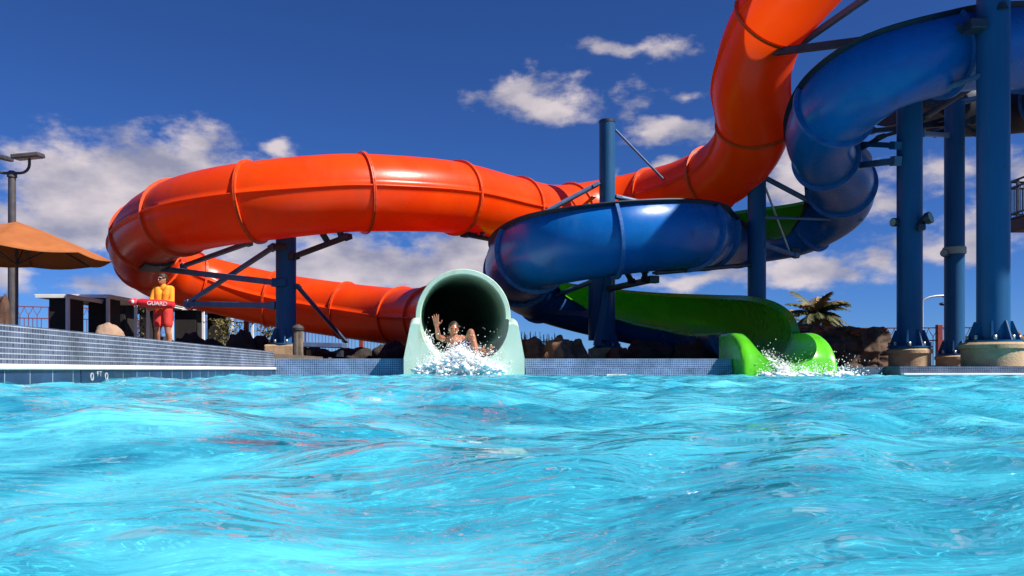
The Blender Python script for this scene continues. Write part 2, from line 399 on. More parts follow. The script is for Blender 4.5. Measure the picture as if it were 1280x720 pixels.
# ================================================================== BLUE / GREEN FLUME SLIDE
RF = 0.78
def FP(px, py, D, al, ar, r=RF): return [*P(px, py, D), al, ar, r]
fp = [FP(1112, 118, 20.6, 36, 30), FP(1150, 128, 21.8, 36, 30), FP(1215, 135, 22.6, 36, 30), FP(1290, 128, 21.8, 36, 25), FP(1345, 112, 19.4, 36, 0), FP(1372, 90, 16.8, 36, 0),
      FP(1335, 64, 14.8, 38, 0, .74), FP(1241, 58, 13.9, 38, -5, .71), FP(1175, 66, 13.6, 37, -5, .70), FP(1100, 90, 13.5, 36, -5, .70), FP(1053, 126, 14.0, 34, 0, .69), FP(1026, 166, 15.1, 25, 10, .63),
      FP(1033, 200, 16.3, 5, 25, .59), FP(1051, 226, 17.8, 0, 35, .67), FP(1044, 256, 19.3, -12, 46, .74), FP(998, 281, 20.3, -22, 52, .76), FP(948, 291, 20.5, -22, 52, .76),
      FP(904, 294, 19.8, -5, 30), FP(876, 292, 18.2, 24, 5), FP(862, 289, 16.7, 33, -8), FP(822, 288, 15.7, 33, -10), FP(760, 294, 15.3, 33, -10), FP(700, 304, 15.5, 33, -10),
      FP(661, 320, 16.8, 34, -10), FP(650, 338, 18.5, 36, -12), FP(666, 358, 20.2, 38, -14), FP(720, 377, 21.1, 38, -16), FP(800, 394, 20.8, 46, -16),
      FP(872, 405, 19.4, 56, -14, .75), FP(915, 410, 17.0, 54, -12, .70), FP(940, 413, 14.9, 34, -6, .62), FP(951, 415, 13.5, -3, -3, .53)]
fpath, fss = catmull(fp)
ffr = frames(fpath)
slide_f = thing('flume_slide', (4, 17, 0), 'blue open flume slide with green inside, winding down from upper right to a green exit', 'water slide')
NA = 34
def flume_loop(f, al, ar, RF):
    p, t, l, n = f
    f1, f2 = R_(180 - ar), R_(360 + al)
    pts = []
    def q(r, a): return p + (l * math.cos(a) + n * math.sin(a)) * r
    for j in range(NA + 1): pts.append(q(RF, f1 + (f2 - f1) * j / NA))
    pts += [q(RF + .10, f2 - .002), q(RF + .10, f2 + .028), q(RF - .02, f2 + .034)]
    for j in range(NA + 1): pts.append(q(RF - .026, f2 - (f2 - f1) * j / NA))
    pts += [q(RF - .02, f1 - .034), q(RF + .10, f1 - .028), q(RF + .10, f1 + .002)]
    return pts
nsec = int(round(fss[-1] / 2.1)); fcut = [int(round(i * (len(ffr) - 1) / nsec)) for i in range(nsec + 1)]
for a, b in zip(fcut, fcut[1:]):
    mb = MB(); rings = []
    for i in range(a, b + 1):
        rings.append([mb.bm.verts.new(v) for v in flume_loop(ffr[i], fpath[i][3], fpath[i][4], fpath[i][5])])
    K = len(rings[0])
    for r0, r1 in zip(rings, rings[1:]):
        for j in range(K):
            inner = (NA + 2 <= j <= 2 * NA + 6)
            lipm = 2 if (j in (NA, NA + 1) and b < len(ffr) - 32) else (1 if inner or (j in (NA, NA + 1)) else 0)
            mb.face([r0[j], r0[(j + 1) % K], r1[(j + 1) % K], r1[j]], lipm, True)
    if a == 0: mb.face(rings[0][:NA + 1], 0, False)      # closed back wall of the start tub
    for rr in (rings[0], rings[-1]):   # end faces of the shell
        for j in range(NA):
            mb.face([rr[j], rr[j + 1], rr[2 * NA + 4 - 1 - j], rr[2 * NA + 4 - j]], 0, False)
    mb.build('flume_section', [M['blue_shaded'] if (ffr[a][0].z > 6.2 and ffr[a][0].y > 17) else M['blue_shell'], M['green_shell'], M['lip']], slide_f)
for c in fcut[1:-1]:
    mb = MB(); p, t, l, n = ffr[c]; f1, f2 = R_(180 - fpath[c][4]) + .02, R_(360 + fpath[c][3]) - .02
    loops = []
    rc = fpath[c][5]
    for (r, o) in ((rc - .005, -.03), (rc + .075, -.03), (rc + .075, .03), (rc - .005, .03)):
        loops.append([mb.bm.verts.new(p + t * o + (l * math.cos(f1 + (f2 - f1) * j / NA) + n * math.sin(f1 + (f2 - f1) * j / NA)) * r) for j in range(NA + 1)])
    for A, B in zip(loops, loops[1:]):
        for j in range(NA): mb.face([A[j], A[j + 1], B[j + 1], B[j]], 0, False)
    mb.build('joint_flange', M['blue_flange'], slide_f)
pe, te, le, ne = ffr[-1]
exit_flume('exit_flume', Vector((pe.x, pe.y, pe.z)), (te.x * .3 + .04, te.y), .505, .70, 1.55, .70, .02, M['green_shell'], slide_f, hold=.25, floor_off=.10, round_=2.1)

# ================================================================== SUPPORT POSTS
POSTS = 'blue steel posts holding up the slides'
def bolt_ring(parent, c, z, r, k, size=.05):
    for i in range(k):
        a = 2 * math.pi * (i + .4) / k
        MB().cyl((c.x + r * math.cos(a), c.y + r * math.sin(a), z), (c.x + r * math.cos(a), c.y + r * math.sin(a), z + size * 1.5), size * .6, n=6).build('anchor_bolt', M['steel'], parent)
def gussets(parent, c, z, r, k, h=.32, w=.2):
    for i in range(k):
        a = 2 * math.pi * i / k + .2; d = Vector((math.cos(a), math.sin(a), 0)); s = Vector((-d.y, d.x, 0)) * .012
        b = Vector((c.x, c.y, z)); mb = MB()
        tri = [b + d * (r - .02), b + d * (r + w), b + d * (r + .03) + Vector((0, 0, h)), b + d * (r - .02) + Vector((0, 0, h))]
        A = [mb.bm.verts.new(v + s) for v in tri]; B = [mb.bm.verts.new(v - s) for v in tri]
        mb.face(A, 0, False); mb.face(B[::-1], 0, False)
        for i2 in range(4): mb.face([A[i2], A[(i2 + 1) % 4], B[(i2 + 1) % 4], B[i2]], 0, False)
        mb.build('gusset', M['post'], parent)
def post(px, D, dia, ytop, ybase, label, foot=None, foot_r=.5, deck=.38, nb=8, square=False):
    x = (px - 640) / F * D; zt = CZ + (HY - ytop) / F * D; zb = CZ + (HY - ybase) / F * D
    t = thing('support_post', (x, D, deck), label, 'post', POSTS)
    c = Vector((x, D, 0))
    mb = MB(); mb.lathe(c, [(dia / 2, zb + .02), (dia / 2, zt - .02), (dia / 2 - .02, zt)], 32); mb.build('shaft', M['post'], t)
    MB().lathe(c, [(dia / 2 + .16, zb), (dia / 2 + .16, zb + .03)], 28).build('base_plate', M['post'], t)
    if foot == 'round':
        MB().lathe(c, [(foot_r, deck - .15), (foot_r, zb - .11), (foot_r + .035, zb - .10), (foot_r + .035, zb - .04), (foot_r - .01, zb - .004)], 32).build('footing', M['concrete'], t)
    else:
        h = zb - .004 - (deck - .1)
        MB().box((x, D, deck - .1 + h / 2), (foot_r * 2, foot_r * 2, h), bevel=.03).build('footing', M['concrete'], t)
    gussets(t, c, zb + .03, dia / 2, nb, .30, .14); bolt_ring(t, c, zb + .03, dia / 2 + .115, nb)
    return t
p_loop = post(357.5, 17.0, .42, 291, 431, 'blue post under the orange loop at left, on a tan concrete block', None, .36, .36)
p_mid = post(759, 19.2, .38, 153, 435, 'tall blue post with open top behind the blue curve, holding orange tube by cables', None, .42, .28)
p_thin = post(946, 18.4, .41, 199, 440, 'blue post under the orange drop, its foot hidden behind the green slide', None, .42, .15)
p_rock = post(1137, 14.9, .44, 104, 435, 'blue post beside the dark rock wall on round tan footing, with a floodlight', 'round', .36, .15)
p_far = post(1193, 18.6, .43, 128, 444, 'farthest blue post at right, thinner, between two thicker posts', 'round', .38, .15)
p_near = post(1241.5, 12.7, .47, -90, 428, 'nearest and thickest blue post at right rising out of the frame', 'round', .455, .15)
# lower sleeve of the middle post
mb = MB(); c = Vector(((747 - 640) / F * 19.2, 19.2, 0))
mb.lathe(Vector(((750 - 640) / F * 19.2, 19.1, 0)), [(.29, .8), (.29, P(0, 338, 19.2).z), (.25, P(0, 334, 19.2).z)], 28)
mb.build('sleeve', M['post'], p_mid)
mb = MB(); mb.lathe(Vector(((745 - 640) / F * 19.2, 19.0, 0)), [(.2, P(0, 300, 19).z), (.2, P(0, 256, 19).z)], 20); mb.build('sleeve', M['post'], p_mid)
MB().cyl(P(759, 154, 19.2), P(759, 151, 19.2), .20, .20, n=28).build('cap', M['dark_steel'], p_mid)
# lit inclined leg of the middle post
MB().beam(P(760, 348, 18.75), P(746, 432, 18.75), .22, .16).build('inclined_leg', M['post'], p_mid)

def strut(parent, a, b, w=.09, h=None, m='strut', name='strut'):
    a, b = Vector(a), Vector(b); d = (b - a).normalized() * .16
    mb = MB().beam(a, b, w, h, bevel=.008); h = h or w
    mb.beam(a - d * .2, a + d, w * 1.45, h * 1.45, bevel=.01); mb.beam(b - d, b + d * .1, w * 1.35, h * 1.35, bevel=.01)
    return mb.build(name, M[m], parent)
def rod(parent, a, b, r=.035, m='strut', name='strut'):
    a, b = Vector(a), Vector(b); d = (b - a).normalized() * .14
    mb = MB().cyl(a, b, r, n=10)
    if r > .03: mb.beam(a - d * .3, a + d, r * 2.6, r * 1.1, bevel=.006); mb.beam(b - d, b + d * .3, r * 2.6, r * 1.1, bevel=.006)
    return mb.build(name, M[m], parent)
def saddle(parent, fr, R, m='dark_steel', a0=235, a1=305, w=.12, out=.06):
    p, t, l, n = fr; mb = MB(); k = 10; loops = []
    for (r, o) in ((R, -w), (R + out, -w), (R + out, w), (R, w)):
        loops.append([mb.bm.verts.new(p + t * o + (l * math.cos(R_(a0 + (a1 - a0) * j / k)) + n * math.sin(R_(a0 + (a1 - a0) * j / k))) * r) for j in range(k + 1)])
    for q in range(4):
        A, B = loops[q], loops[(q + 1) % 4]
        for j in range(k): mb.face([A[j], A[j + 1], B[j + 1], B[j]], 0, False)
    return mb.build('saddle', M[m], parent)
def near_o(pt): return ofr[min(range(len(ofr)), key=lambda i: (ofr[i][0] - pt).length)]
def near_f(pt): return ffr[min(range(len(ffr)), key=lambda i: (ffr[i][0] - pt).length)]
# loop post arms
strut(p_loop, P(350, 354, 17), P(176, 333, 18.9), .13, .13, name='arm')
strut(p_loop, P(345, 382, 17), P(233, 380, 19.2), .10, .12, name='arm')
strut(p_loop, P(343, 308, 17), P(233, 380, 19.2), .09, .09, name='brace')
strut(p_loop, P(312, 303, 16.2), P(228, 333, 18.6), .09, .09, name='brace')
strut(p_loop, P(364, 322, 16.9), P(436, 295, 16.1), .14, .08, 'dark_steel', 'arm')
rod(p_loop, P(371, 357, 17), P(432, 427, 20.5), .05, 'strut', 'brace')
rod(p_loop, P(402, 290, 16.2), P(410, 303, 16.4), .05, 'dark_steel', 'hanger'); rod(p_loop, P(424, 288, 16.1), P(428, 298, 16.2), .05, 'dark_steel', 'hanger')
MB().box(P(352, 310, 16.9), (.28, .3, .12), bevel=.02).build('bracket', M['dark_steel'], p_loop)
MB().box(P(351, 354, 16.85), (.30, .3, .16), bevel=.02).build('bracket', M['post'], p_loop)
saddle(p_loop, near_o(P(195, 300, 18.2)), RT, a0=240, a1=285, w=.35)
# mid post arms and cables
rod(p_mid, P(747, 230, 19.1), P(626, 295, 18.9), .062, 'strut', 'brace')
strut(p_mid, P(581, 293, 17.7), P(632, 303, 18.9), .16, .07, 'dark_steel', 'arm')
for q in (594, 603): MB().cyl(P(q, 290, 17.9), P(q, 294, 17.9), .05, n=12).build('roller', M['dark_steel'], p_mid)
rod(p_mid, P(770, 246, 19.2), P(862, 266, 20.2), .06, 'strut', 'brace')
rod(p_mid, P(769, 162, 19.2), P(866, 262, 19.9), .03, 'strut', 'stay_rod')
strut(p_mid, P(757, 362, 18.9), P(818, 349, 16.4), .16, .11, 'dark_steel', 'arm')
rod(p_mid, P(782, 338, 16.0), P(790, 352, 16.8), .06, 'dark_steel', 'hanger'); rod(p_mid, P(806, 337, 15.8), P(806, 350, 16.5), .06, 'dark_steel', 'hanger')
rod(p_mid, P(740, 352, 19.0), P(678, 376, 20.0), .06, 'strut', 'brace')
strut(p_mid, P(737, 393, 19.1), P(676, 389, 20.2), .08, .12, 'strut', 'arm')
rod(p_mid, P(742, 246, 19.1), P(716, 268, 20.0), .04, 'orange_flange', 'brace')
# thin post arms
rod(p_thin, P(956, 222, 18.4), P(1024, 258, 18.6), .06, 'strut', 'brace')
rod(p_thin, P(956, 272, 18.3), P(1076, 275, 18.6), .035, 'strut', 'arm')
strut(p_thin, P(955, 306, 18.3), P(996, 320, 19.2), .10, .09, 'strut', 'arm')
rod(p_thin, P(957, 235, 18.3), P(988, 318, 19.2), .025, 'pale_steel', 'stay_rod')
rod(p_thin, P(937, 331, 18.3), P(820, 341, 15.9), .05, 'dark_steel', 'arm')
MB().box(P(993, 316, 19.3), (.22, .2, .22), bevel=.02).build('bracket', M['dark_steel'], p_thin)
# rock post arms
strut(p_rock, P(1122, 182, 14.8), P(1058, 179, 16.6), .10, .10, 'post', 'arm')
strut(p_rock, P(1122, 201, 14.8), P(1062, 208, 16.8), .10, .12, 'strut', 'arm')
rod(p_rock, P(1110, 140, 14.6), P(1058, 172, 16.4), .06, 'post', 'brace')
rod(p_rock, P(1100, 172, 15.2), P(1066, 192, 16.8), .05, 'dark_steel', 'brace')
strut(p_rock, P(1152, 167, 14.9), P(1184, 169, 18.4), .08, .09, 'strut', 'arm')
rod(p_rock, P(1152, 148, 14.9), P(1210, 112, 17.5), .07, 'rust_steel', 'brace')
rod(p_rock, P(1062, 208, 16.8), P(1034, 216, 16.6), .03, 'strut', 'arm')
# near post arm out to the orange drop
strut(p_near, P(1222, 33, 12.7), P(945, 68, 15.9), .12, .13, 'dark_steel', 'arm')
rod(p_near, P(1225, 95, 12.7), P(1180, 110, 13.4), .05, 'strut', 'brace')
MB().beam(P(1000, 55, 15.6), P(1100, -15, 14.2), .10, .10).build('brace', M['strut'], p_near)
MB().box(P(1218, 33, 12.6), (.25, .3, .16), bevel=.02).build('bracket', M['dark_steel'], p_near)
MB().cyl(P(1252, 12, 12.5), P(1252, 3, 12.48), .10, .05, n=16).build('fixture', M['dark_steel'], p_near)
# dark framing carrying the back loop
for (a_, b_, w_) in (((1085, 164), (1222, 152), .10), ((1160, 128), (1222, 168), .08), ((1098, 172), (1190, 146), .08), ((1170, 168), (1222, 146), .09)):
    strut(p_far, P(*a_, 18.9), P(*b_, 19.1), w_, w_, 'dark_steel', 'brace')
# far post arms
rod(p_far, P(1193, 130, 18.6), P(1240, 118, 21.4), .07, 'strut', 'arm'); rod(p_far, P(1193, 150, 18.6), P(1170, 135, 20.6), .07, 'rust_steel', 'arm')
MB().lathe(Vector(((1193 - 640) / F * 18.6, 18.6, 0)), [(.235, P(0, 318, 18.6).z), (.25, P(0, 317, 18.6).z), (.25, P(0, 310, 18.6).z), (.235, P(0, 309, 18.6).z)], 28).build('collar', M['lens'], p_far)

# ================================================================== FLOODLIGHTS
def floodlight(a, dirv, s, label):
    t = thing('floodlight', a, label, 'floodlight', 'floodlights clamped to the posts'); a = Vector(a); d = Vector(dirv).normalized()
    MB().lathe(a, [(0.001, 0), (.01, 0)], 4).bm.free()
    mb = MB(); mb.cyl(a - d * .11 * s, a + d * .02 * s, .06 * s, .125 * s, n=20); mb.cyl(a + d * .02 * s, a + d * .12 * s, .135 * s, .135 * s, n=20); mb.build('housing', M['dark_steel'], t)
    MB().cyl(a + d * .118 * s, a + d * .128 * s, .115 * s, n=20).build('lens', M['lens'], t)
    return t
fa = P(1157, 274, 14.6)
t = floodlight(fa, (.6, -.8, .25), 0.8, 'dark round floodlight on the right of the post by the rock wall')
MB().beam(P(1151, 277, 14.8), P(1157, 274, 14.66), .04).build('arm', M['dark_steel'], t); MB().box(P(1151, 284, 14.62), (.14, .12, .12), bevel=.02).build('junction_box', M['dark_steel'], t)
t = floodlight(P(1181.5, 317, 18.3), (-.7, -.7, .1), .65, 'small dark floodlight on the left of the farthest post, below its collar')
MB().beam(P(1183, 318, 18.35), P(1187, 321, 18.5), .04).build('arm', M['dark_steel'], t)
t = floodlight(P(1120, 278, 14.9), (-.9, -.3, 0), .6, 'tiny dark fitting on the left edge of the post by the rock wall')

# ================================================================== POOL
A0, A1 = Vector((-2.52, -2.0, 0)), Vector((-3.73, 12.6, 0))          # left side of the pool
def wall_strip(mb, a, b, z0, z1, u0=0.0, mi=0, off=0.0):
    a, b = Vector(a), Vector(b); d = (b - a); L = d.length; n = Vector((d.y, -d.x, 0)).normalized() * off
    a, b = a + n, b + n
    mb.quad_uv([(a.x, a.y, z0), (b.x, b.y, z0), (b.x, b.y, z1), (a.x, a.y, z1)], [(u0, z0), (u0 + L, z0), (u0 + L, z1), (u0, z1)], mi)
def slab_wall(name, a, b, z0, z1, thick, mats, parent):
    """a wall standing from a to b, thick behind its left-hand side; UV in metres"""
    a, b = Vector(a), Vector(b); d = (b - a).normalized(); n = Vector((-d.y, d.x, 0)) * thick
    mb = MB(); L = (b - a).length
    def q(p0, p1, p2, p3, w, h): mb.quad_uv([p0, p1, p2, p3], [(0, z0), (w, z0), (w, z0 + h), (0, z0 + h)])
    up = Vector((0, 0, 1))
    a0, b0, a1, b1 = a + up * z0, b + up * z0, a + up * z1, b + up * z1
    q(a0, b0, b1, a1, L, z1 - z0); q(b0 + n, a0 + n, a1 + n, b1 + n, L, z1 - z0)
    q(a1, b1, b1 + n, a1 + n, L, thick); q(b0, b0 + n, b1 + n, b1, thick, z1 - z0); q(a0 + n, a0, a1, a1 + n, thick, z1 - z0)
    return mb.build(name, mats, parent)
pw = thing('pool_wall', A0, 'long mosaic pool side wall at left above a white coping', 'pool wall')
slab_wall('mosaic_face', A0, A1, .141, .385, .3, M['mosaic_side'], pw)
dirA = (A1 - A0).normalized(); nA = Vector((dirA.y, -dirA.x, 0))   # points into the pool
mb = MB(); a, b = A0 + nA * .03, A1 + nA * .03 + dirA * .1
mb.beam((a + Vector((0, 0, .122)) - nA * .075), (b + Vector((0, 0, .122)) - nA * .075), .16, .036, bevel=.009); mb.build('coping', M['coping'], pw)
slab_wall('waterline_band', A0 + nA * .012, A1 + nA * .012, -.30, .103, .1, M['band_tile'], pw)
def lettering(txt, name, size, loc, xaxis, zaxis, m, parent, depth=.002, sx=1.0):
    cu = bpy.data.curves.new(name, 'FONT'); cu.body = txt; cu.size = size; cu.extrude = depth; cu.align_x = 'CENTER'; cu.align_y = 'CENTER'
    to = bpy.data.objects.new(name, cu); COL.objects.link(to)
    dg = bpy.context.evaluated_depsgraph_get(); me = bpy.data.meshes.new_from_object(to.evaluated_get(dg))
    bpy.data.objects.remove(to); me.name = name
    o = bpy.data.objects.new(name, me); COL.objects.link(o); me.materials.clear(); me.materials.append(m)
    X = Vector(xaxis).normalized(); Z = Vector(zaxis).normalized(); Y = X.cross(Z)   # text plane normal is X x Zup
    mw = Matrix((X * sx, Z, Y)).transposed().to_4x4(); mw.translation = Vector(loc)
    o.matrix_world = mw
    if parent is not None:
        o.parent = parent; o.matrix_parent_inverse = parent.matrix_world.inverted()
    return o
# depth mark on the waterline tiles
tpar = ((121 - 640) / F)
# intersection of that sight line with the left wall
den = dirA.x - tpar * dirA.y; s_ = (tpar * A0.y - A0.x) / den; dm = A0 + dirA * s_
mk = MB(); mk.beam(dm + nA * .014 - dirA * .30 + Vector((0, 0, .055)), dm + nA * .014 + dirA * .30 + Vector((0, 0, .055)), .006, .09); mk.build('depth_tile', M['navy'], pw)
lettering('0', 'depth_lettering', .085, dm + nA * .02 - dirA * .13 + Vector((0, 0, .048)), dirA, (0, 0, 1), M['letter_grey'], pw, sx=1.5)
lettering('FT', 'depth_lettering', .055, dm + nA * .02 - dirA * .0 + Vector((0, 0, .070)), dirA, (0, 0, 1), M['letter_grey'], pw, sx=1.5)
lettering('0', 'depth_lettering', .085, dm + nA * .02 + dirA * .13 + Vector((0, 0, .048)), dirA, (0, 0, 1), M['letter_grey'], pw, sx=1.5)

FX0, FX1 = A1.x, P(915, 0, 12.6).x
RX0 = P(1125, 0, 12.1).x
pf = thing('pool_wall', (0, 12.6, 0), 'blue mosaic far pool wall between the two slide exits', 'pool wall')
slab_wall('mosaic_face', (FX0 - .3, 12.6, 0), (FX1, 12.6, 0), -.3, .275, .3, M['mosaic_far'], pf)
slab_wall('ledge', (P(656, 0, 12.56).x, 12.56, 0), (FX1 - .003, 12.56, 0), -.3, .135, .038, M['mosaic_far'], pf)
MB().box((P(771, 0, 12.5).x, 12.55, .005), (.31, .012, .06), bevel=.003).build('depth_tile', M['white'], pf)
lettering('5 FT', 'depth_lettering', .05, (P(771, 0, 12.5).x, 12.542, .008), (1, 0, 0), (0, 0, 1), M['dark_steel'], pf)
pr = thing('pool_wall', (5, 13.3, 0), 'short grey mosaic wall just right of the green slide exit', 'pool wall')
slab_wall('mosaic_face', (FX1 + .003, 12.6, 0), (RX0 + .003, 12.6, 0), -.3, .152, .3, M['mosaic_dark'], pr)
pn = thing('pool_wall', (8, 12.1, 0), 'dark slate pool wall below the right posts, above a thin white strip', 'pool wall')
slab_wall('mosaic_face', (RX0, 12.1, 0), (16, 12.1, 0), -.3, .155, .2, M['mosaic_dark'], pn)
slab_wall('return_face', (RX0 - .003, 12.597, 0), (RX0 - .003, 12.097, 0), -.3, .157, .2, M['mosaic_dark'], pn)
MB().box((11, 12.05, .035), (10.3, .10, .032), bevel=.006).build('coping', M['coping'], pn)

# basin (below the water)
m, nt, b = new_mat('pool_plaster'); N, L = nt.nodes, nt.links
tc = N.new('ShaderNodeTexCoord'); ns = N.new('ShaderNodeTexNoise'); ns.inputs['Scale'].default_value = 1.2; ns.inputs['Detail'].default_value = 5
L.new(tc.outputs['Object'], ns.inputs['Vector']); rp = N.new('ShaderNodeValToRGB')
rp.color_ramp.elements[0].color = (.80, .93, .96, 1); rp.color_ramp.elements[1].color = (.90, .97, .98, 1)
rp.color_ramp.elements[0].position = .3; rp.color_ramp.elements[1].position = .7
L.new(ns.outputs['Fac'], rp.inputs['Fac']); L.new(rp.outputs[0], b.inputs['Base Color']); b.inputs['Roughness'].default_value = .7
M['plaster'] = m
ZB = -.62
pool_poly = [(-2.52, -2.0), (16, -2.0), (16, 12.1), (RX0, 12.1), (RX0, 12.6), (A1.x, 12.6)]
mb = MB()
v0 = [mb.bm.verts.new((x, y, ZB)) for x, y in pool_poly]; v1 = [mb.bm.verts.new((x, y, -.02)) for x, y in pool_poly]
mb.face(v0, 0, False)
for i in range(len(v0)): mb.face([v0[i], v0[(i + 1) % len(v0)], v1[(i + 1) % len(v0)], v1[i]], 0, False)
basin = mb.build('pool_basin', M['plaster'], recalc=False); tag(basin, kind='structure')
basin.cycles.is_caustics_receiver = True

# ------------------------------------------------------------------ water surface
rng = np.random.default_rng(11)
waves = []
def band(n, l0, l1, amp, spread, main):
    for _ in range(n):
        lam = l0 * (l1 / l0) ** rng.random(); th = main + rng.normal() * spread
        waves.append((2 * math.pi / lam, math.cos(th), math.sin(th), amp * lam * (0.6 + .8 * rng.random()), rng.random() * 2 * math.pi))
band(8, 1.3, 2.6, .0026, .7, -1.2)
band(14, .55, 1.3, .0044, .9, -1.3)
band(24, .22, .55, .0056, 1.0, -1.5)
band(24, .12, .22, .0040, 1.1, -1.5)
def height(X, Y):
    # warp the coordinates so that crests meander
    wx = X + .10 * np.sin(1.9 * Y + .7) + .05 * np.sin(4.1 * X - 2.7 * Y + 1.1); wy = Y + .09 * np.sin(2.3 * X + 1.9) + .04 * np.sin(5.2 * Y + 2.2 * X)
    Z = np.zeros_like(X)
    for k, cx, cy, a, ph in waves:
        s = np.sin(k * (cx * wx + cy * wy) + ph)
        Z += a * (s + .32 * (s * s - .5))
    return Z
ys = np.concatenate([np.arange(-2.0, -.2, .05), np.arange(-.2, 2.6, .011), np.arange(2.6, 5.5, .02), np.arange(5.5, 13.3, .032), [13.3]])
xs = np.concatenate([np.arange(-3.9, -1.7, .03), np.arange(-1.7, 1.7, .012), np.arange(1.7, 6.2, .032), np.arange(6.2, 16.0, .08), [16.0]])
X, Y = np.meshgrid(xs, ys)
Z = height(X, Y)
r2 = X ** 2 + (Y) ** 2
# calm the chop right at the lens
Z = Z * (1 - .75 * np.exp(-r2 / .10)) - .022 * np.exp(-r2 / .25)
nx, ny = len(xs), len(ys)
me = bpy.data.meshes.new('water')
verts = np.stack([X.ravel(), Y.ravel(), Z.ravel()], 1)
# keep only the cells inside the pool outline
cx = (X[:-1, :-1] + X[1:, 1:]) / 2; cy = (Y[:-1, :-1] + Y[1:, 1:]) / 2
left = A0.x + (A1.x - A0.x) * (cy - A0.y) / (A1.y - A0.y) - .05
ok = (cx > left) & (cy < 12.63) & ~((cx > RX0 + .02) & (cy > 12.13))
idx = np.arange(nx * ny).reshape(ny, nx)
q = np.stack([idx[:-1, :-1], idx[:-1, 1:], idx[1:, 1:], idx[1:, :-1]], -1)[ok]
me.from_pydata(verts.tolist(), [], q.tolist())
me.polygons.foreach_set('use_smooth', [True] * len(me.polygons)); me.update()
m = bpy.data.materials.new('pool_water'); m.use_nodes = True; nt = m.node_tree; nt.nodes.clear()
g = nt.nodes.new('ShaderNodeBsdfPrincipled'); g.inputs['Base Color'].default_value = (.085, .80, 1.0, 1); g.inputs['Roughness'].default_value = 0.02; g.inputs['IOR'].default_value = 1.333
g.inputs['Transmission Weight'].default_value = .80; g.inputs['Specular IOR Level'].default_value = .11
tcw = nt.nodes.new('ShaderNodeTexCoord'); prev = None
for sc_, st, ds, strech in ((7.5, .85, .0085, (.55, 1.4, 1)), (24.0, .7, .0030, (.6, 1.3, 1))):
    mpw = nt.nodes.new('ShaderNodeMapping'); mpw.inputs['Scale'].default_value = strech; nt.links.new(tcw.outputs['Object'], mpw.inputs[0])
    nw = nt.nodes.new('ShaderNodeTexNoise'); nw.inputs['Scale'].default_value = sc_; nw.inputs['Detail'].default_value = 2.5; nw.inputs['Distortion'].default_value = .8
    nt.links.new(mpw.outputs[0], nw.inputs['Vector'])
    bw = nt.nodes.new('ShaderNodeBump'); bw.inputs['Strength'].default_value = st; bw.inputs['Distance'].default_value = ds * 4
    nt.links.new(nw.outputs['Fac'], bw.inputs['Height'])
    if prev: nt.links.new(prev.outputs[0], bw.inputs['Normal'])
    prev = bw
nt.links.new(prev.outputs[0], g.inputs['Normal'])
# drifting clouds of fine air bubbles make some of the water milky and leave some clear
mpa = nt.nodes.new('ShaderNodeMapping'); mpa.inputs['Scale'].default_value = (.55, 1.0, 1); nt.links.new(tcw.outputs['Object'], mpa.inputs[0])
na = nt.nodes.new('ShaderNodeTexNoise'); na.inputs['Scale'].default_value = 2.6; na.inputs['Detail'].default_value = 5; na.inputs['Roughness'].default_value = .62; na.inputs['Distortion'].default_value = 1.2
nt.links.new(mpa.outputs[0], na.inputs['Vector'])
ma = nt.nodes.new('ShaderNodeMapRange'); ma.inputs['From Min'].default_value = .36; ma.inputs['From Max'].default_value = .66; ma.inputs['To Min'].default_value = .86; ma.inputs['To Max'].default_value = .42
nt.links.new(na.outputs['Fac'], ma.inputs['Value']); nt.links.new(ma.outputs[0], g.inputs['Transmission Weight'])
mca = nt.nodes.new('ShaderNodeMapRange'); mca.inputs['From Min'].default_value = .40; mca.inputs['From Max'].default_value = .70; nt.links.new(na.outputs['Fac'], mca.inputs['Value'])
mxa = nt.nodes.new('ShaderNodeMixRGB'); mxa.inputs['Color1'].default_value = (.07, .74, 1.0, 1); mxa.inputs['Color2'].default_value = (.20, .86, 1.0, 1)
nt.links.new(mca.outputs[0], mxa.inputs['Fac']); nt.links.new(mxa.outputs[0], g.inputs['Base Color'])
o_ = nt.nodes.new('ShaderNodeOutputMaterial'); nt.links.new(g.outputs[0], o_.inputs['Surface'])
me.materials.append(m)
water = bpy.data.objects.new('water', me); COL.objects.link(water); tag(water, kind='structure')
water.cycles.is_caustics_caster = True

# ------------------------------------------------------------------ decks and ground
def ground_piece(name, pts, z, m, z0=None):
    mb = MB(); top = [mb.bm.verts.new((x, y, z)) for x, y in pts]; mb.face(top, 0, False)
    if z0 is not None:
        bot = [mb.bm.verts.new((x, y, z0)) for x, y in pts]
        for i in range(len(pts)): mb.face([top[i], top[(i + 1) % len(pts)], bot[(i + 1) % len(pts)], bot[i]], 0, False)
    o = mb.build(name, M[m]); tag(o, kind='structure'); return o
ground_piece('left_deck', [(A0.x - .28, -2), (A1.x - .28, 12.87), (A1.x - .28, 24), (-30, 24), (-30, -2)], .375, 'deck', -.3)
ground_piece('far_deck', [(A1.x - .27, 12.88), (FX1 - .01, 12.88), (FX1 - .01, 24), (A1.x - .27, 24)], .270, 'ground', -.3)
ground_piece('right_deck', [(RX0 + .22, 12.31), (60, 12.28), (60, 24), (FX1, 24), (FX1, 12.91), (RX0 + .22, 12.91)], .148, 'deck', -.3)
mb = MB()
Q = [(-3000, -3000), (3000, -3000), (3000, 6000), (-3000, 6000)]; H = [(-4.2, -2.0), (16.0, -2.0), (16.0, 13.6), (-4.2, 13.6)]
vo = [mb.bm.verts.new((x, y, .10)) for x, y in Q]; vi = [mb.bm.verts.new((x, y, .10)) for x, y in H]
for i in range(4): mb.face([vo[i], vo[(i + 1) % 4], vi[(i + 1) % 4], vi[i]], 0, False)
tag(mb.build('ground', M['ground']), kind='structure')

